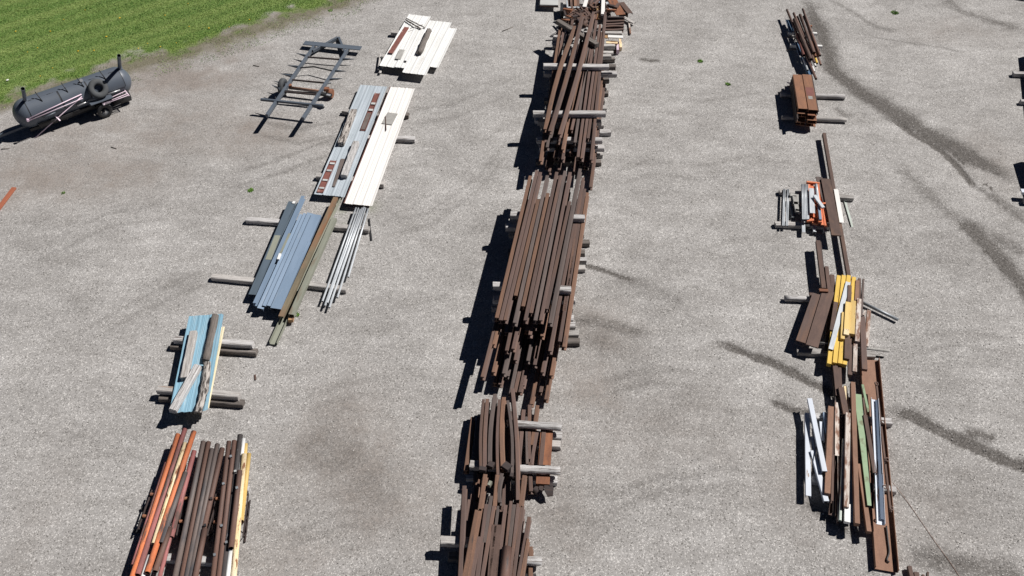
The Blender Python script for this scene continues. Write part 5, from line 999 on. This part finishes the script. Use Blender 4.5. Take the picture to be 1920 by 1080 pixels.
# the wide channel with upturned sides
bar('steel_channel', 'wide brown channel with upturned sides running the length of the near right pile', 'channel', 'rust_light', (1631, 668), Z3(512, 1006), .20, .56, .15, 'tray', t=.014)
bar('steel_bar', 'long brown bar with bolts lying along the right of the wide channel', 'bar', 'rust', Z5(592, 66), Z5(688, 925), .44, .07, .08, 'angle')
wire('bent black wire tracing a hooked shadow in the near end of the wide channel', [Z3(*q) for q in ((500, 620), (515, 760), (525, 860), (505, 930), (528, 952))], [.11, .10, .10, .10, .10], .022, 'black', 'hook_shadow')  # black wire laid along a hooked shadow line in the channel
G = 'beams in the near right pile'
for l, m, A, B, z, w, h, k, kw in [
    ('brown bar running up behind the near right pile toward the yellow beams', 'rust', Z5(300, -160), Z5(330, 150), .34, .14, .10, 'box', {}), ('second brown bar running up behind the near right pile', 'rust', Z5(335, -150), Z5(345, 90), .30, .10, .10, 'box', {}), ('dark thin bar left of the brown bars behind the near right pile', 'rust_dark', Z5(300, 20), Z5(318, 200), .30, .06, .1, 'box', {}),
    ('short brown channel end at the far middle of the near right pile', 'rust', Z5(350, 92), Z5(385, 275), .42, .16, .10, 'chan', {}), ('narrow pale strip beside the short brown channel end', 'cream_rust', Z5(378, 85), Z5(398, 240), .36, .09, .06, 'box', {}),
    ('rust orange angle at the left of the near right pile', 'rust_light', Z5(282, 222), Z5(258, 808), .42, .15, .14, 'box', {}), ('white and rust angle second from the left in the brown part', 'white_rust', Z5(325, 185), Z5(325, 545), .40, .13, .08, 'angle', {}), ('thin rusty strip beside the white and rust angle', 'rust', Z5(303, 225), Z5(290, 860), .36, .06, .12, 'side', {}), ('rusty crumpled strip low in the left of the near right pile', 'rust', Z5(345, 420), Z5(278, 945), .26, .09, .08, 'angle', dict(bend=.06)), ('thin white rusty strip in the left middle of the near right pile', 'white_rust', Z5(335, 540), Z5(338, 985), .32, .07, .08, 'angle', dict(bend=.03)),
    ('mint and rust tube in the middle left of the near right pile', 'mint', Z5(368, 440), Z5(345, 990), .38, .08, .08, 'pipe', {}), ('dark strip beside the mint tube', 'rust_dark', Z5(360, 280), Z5(352, 450), .34, .07, .1, 'box', {}), ('rust speckled grey beam in the middle of the near right pile', 'white_rust', Z5(398, 265), Z5(386, 900), .50, .13, .10, 'box', {}), ('white beam end below the rust speckled beam', 'white', Z5(393, 880), Z5(392, 1002), .44, .15, .10, 'box', {}), ('navy strip beside the white beam end', 'navy', Z5(424, 420), Z5(422, 1004), .36, .11, .12, 'side', {}),
    ('long straight brown beam in the middle of the near right pile', 'rust_light', Z5(430, 58), Z5(460, 1012), .50, .125, .14, 'box', {}), ('slanting brown beam right of the long straight one', 'rust_light', Z5(475, 610), Z5(540, 1066), .40, .12, .12, 'box', {}), ('pale green tapering plate in the near right pile', 'green', Z5(462, 140), Z5(541, 892), .46, .20, .05, 'chan', dict(taper=.5, nseg=6)), ('thin green bar with dark edges behind the pale green plate', 'green', Z5(495, 75), Z5(535, 260), .42, .07, .06, 'box', {}), ('dark strip along the right of the pale green plate', 'black', Z5(500, 250), Z5(548, 890), .40, .05, .1, 'side', {}),
    ('brown bar with a bracket at each end left of the white and blue channel', 'rust', Z5(512, 280), Z5(578, 672), .50, .11, .10, 'box', {}), ('thin brown rod reaching up from the bracketed brown bar', 'rust', Z5(500, 165), Z5(515, 285), .42, .05, .05, 'box', {}), ('white and blue channel on the near right pile, far length', 'white_blue', Z5(578, 165), Z5(605, 670), .50, .20, .09, 'tray', {}), ('white and blue channel with a rusty end on the near right pile, near length', 'white_blue', Z5(606, 672), Z5(620, 1010), .49, .21, .09, 'tray', {})]:
    bar('steel_beam', l, 'beam', m, A, B, z, w, h, k, G, **kw)
for i, (A, B, z, m) in enumerate([((292, 235), (275, 840), .30, 'rust_tan'), ((312, 260), (300, 930), .28, 'rust_dark'), ((338, 230), (318, 960), .27, 'rust'), ((352, 330), (330, 1000), .25, 'white_rust'), ((374, 300), (366, 960), .26, 'rust'), ((412, 240), (410, 990), .30, 'rust_tan'), ((448, 330), (446, 980), .28, 'rust_dark'), ((520, 420), (556, 1010), .28, 'rust'), ((545, 300), (570, 900), .30, 'rust_dark')]):
    bar('steel_strip', nth(i)+' thin strip from the left, wedged low in the near right pile', 'metal strip', m, Z5(*A), Z5(*B), z, .05, .09, 'angle', 'thin strips low in the near right pile')
bar('steel_strip', 'navy strip lying inside the white and blue channel', 'metal strip', 'navy', Z5(592, 180), Z5(628, 985), .47, .09, .02)
G = 'white and blue beams at the left of the near right pile'
for l, A, B, z, w in [('white beam standing apart at the far left of the near right pile', (122, 266), (130, 826), .28, .135), ('white beam lying askew on the others, left of the near right pile', (138, 168), (240, 660), .46, .13), ('white beam under the askew one, near length', (158, 520), (252, 862), .34, .13), ('short white piece between the askew beam and the left one', (152, 425), (178, 580), .26, .07), ('short slate piece right of the askew white beam', (238, 262), (256, 400), .30, .08), ('thin white piece under the askew white beam', (215, 325), (228, 455), .24, .09)]:
    bar('steel_beam', l, 'beam', 'white_blue' if 'slate' not in l else 'blue_grey', Z5(*A), Z5(*B), z, w, .10, 'chan', G)
bar('steel_rod', 'thin dark rod lying on the white beams of the near right pile', 'rod', 'black', Z5(188, 488), Z5(176, 580), .42, .025, .025, 'rod')
bar('board', 'weathered block under the white beams at the left of the near right pile', 'board', 'tie', Z5(155, 690), Z5(190, 712), .16, .24, .14, 'tie')
for i, (x, y) in enumerate([(588, 70), (632, 328), (660, 582), (645, 768), (688, 910)]):
    c = P(*Z5(x, y), .46)
    o = torus('ring_bolt', 'rust', c, Vector((.3, -.2, 1)), .05, .018, 1.0, nu=12, nv=6); tag(o, nth(i)+' small rusty ring from the far end along the wide channel', 'ring', 'rusty rings along the wide channel')
wire('long thin rusty cable trailing on the gravel from the near right pile', [Z3(*q) for q in ((560, 220), (600, 272), (690, 390), (830, 590), (960, 780), (1080, 945), (1175, 1090), (1230, 1180))], [.12, .05, .012, .012, .012, .012, .012, .012], .006, 'rust_light', 'cable')
for i, (a, b, w) in enumerate([((715, 985), (742, 1110), .10), ((778, 1042), (790, 1130), .12), ((840, 1065), (850, 1130), .06), ((885, 1040), (880, 1130), .05)]):
    bar('steel_bar', nth(i)+' rusty bar end from the left at the bottom edge below the cable', 'bar', 'rust', Z3(*a), Z3(*b), .16, w, .1, 'box', 'rusty bar ends at the bottom edge')
# ---------------------------------------------------------------- stacks at the right edge
Z = zoomer(6, 1780, 60)
bar('railroad_tie', 'pale timber end poking into view at the right edge, inside the far shadow', 'timber', 'tie_pale', Z(724, 452), (2000, 140), .19, .22, .18, 'tie', GT)
bar('railroad_tie', 'tiny white timber end low at the right edge in the far shadow', 'timber', 'tie_pale', Z(806, 765), (2000, 192), .19, .18, .18, 'tie', GT)
bar('steel_bundle', 'steel bundle at the right edge casting the upper dark shadow', 'steel bundle', 'rust', (1968, 79), (1985, 194), .72, 1.1, .50, 'box')
bar('steel_bundle', 'slanted steel bundle at the right edge casting the lower dark shadow', 'steel bundle', 'rust', (1962, 276), (1998, 380), .68, 1.0, .46, 'box')
bar('steel_channel', 'white and blue channel end poking into view at the right edge', 'channel', 'white_blue', (1915, 357), (2000, 364), .34, .20, .10, 'chan')
bar('railroad_tie', 'timber under the white and blue channel end at the right edge', 'timber', 'tie', (1922, 372), (2010, 380), .22, .2, .18, 'tie', GT)
bar('roofing_sheet', 'grey sheet edge at the top right corner', 'roofing sheet', 'galv', (1905, -14), (2010, 2), .20, .5, .16, 'box')
# ---------------------------------------------------------------- light, camera
sun_dir = Vector((.78, .32, 1)).normalized()
sl = bpy.data.lights.new('sun', 'SUN'); sl.energy = 5.0; sl.angle = math.radians(.5); sl.color = (1, .965, .925)
so = bpy.data.objects.new('sun', sl); COL.objects.link(so); so.rotation_euler = sun_dir.to_track_quat('Z', 'Y').to_euler()
w = bpy.data.worlds.new('World'); scene.world = w; w.use_nodes = True
nt = w.node_tree; bg = nt.nodes['Background']; sky = nt.nodes.new('ShaderNodeTexSky'); sky.sky_type = 'NISHITA'; sky.sun_disc = False
sky.air_density = .2; sky.dust_density = 0; sky.ozone_density = 1; sky.altitude = 1500
sky.sun_elevation = math.asin(sun_dir.z); sky.sun_rotation = math.atan2(sun_dir.x, sun_dir.y)
nt.links.new(sky.outputs[0], bg.inputs[0]); bg.inputs[1].default_value = .05
cd = bpy.data.cameras.new('camera'); cam = bpy.data.objects.new('camera', cd); COL.objects.link(cam)
cam.location = CAM; cam.rotation_euler = (math.pi/2-TH, 0, 0)
cd.sensor_width = 36; cd.lens = F/1920*36; cd.clip_end = 2000; cd.clip_start = .5
scene.camera = cam
vs_ = scene.view_settings; vs_.view_transform = 'Standard'; vs_.look = 'None'; vs_.gamma = 1; vs_.exposure = 0.15
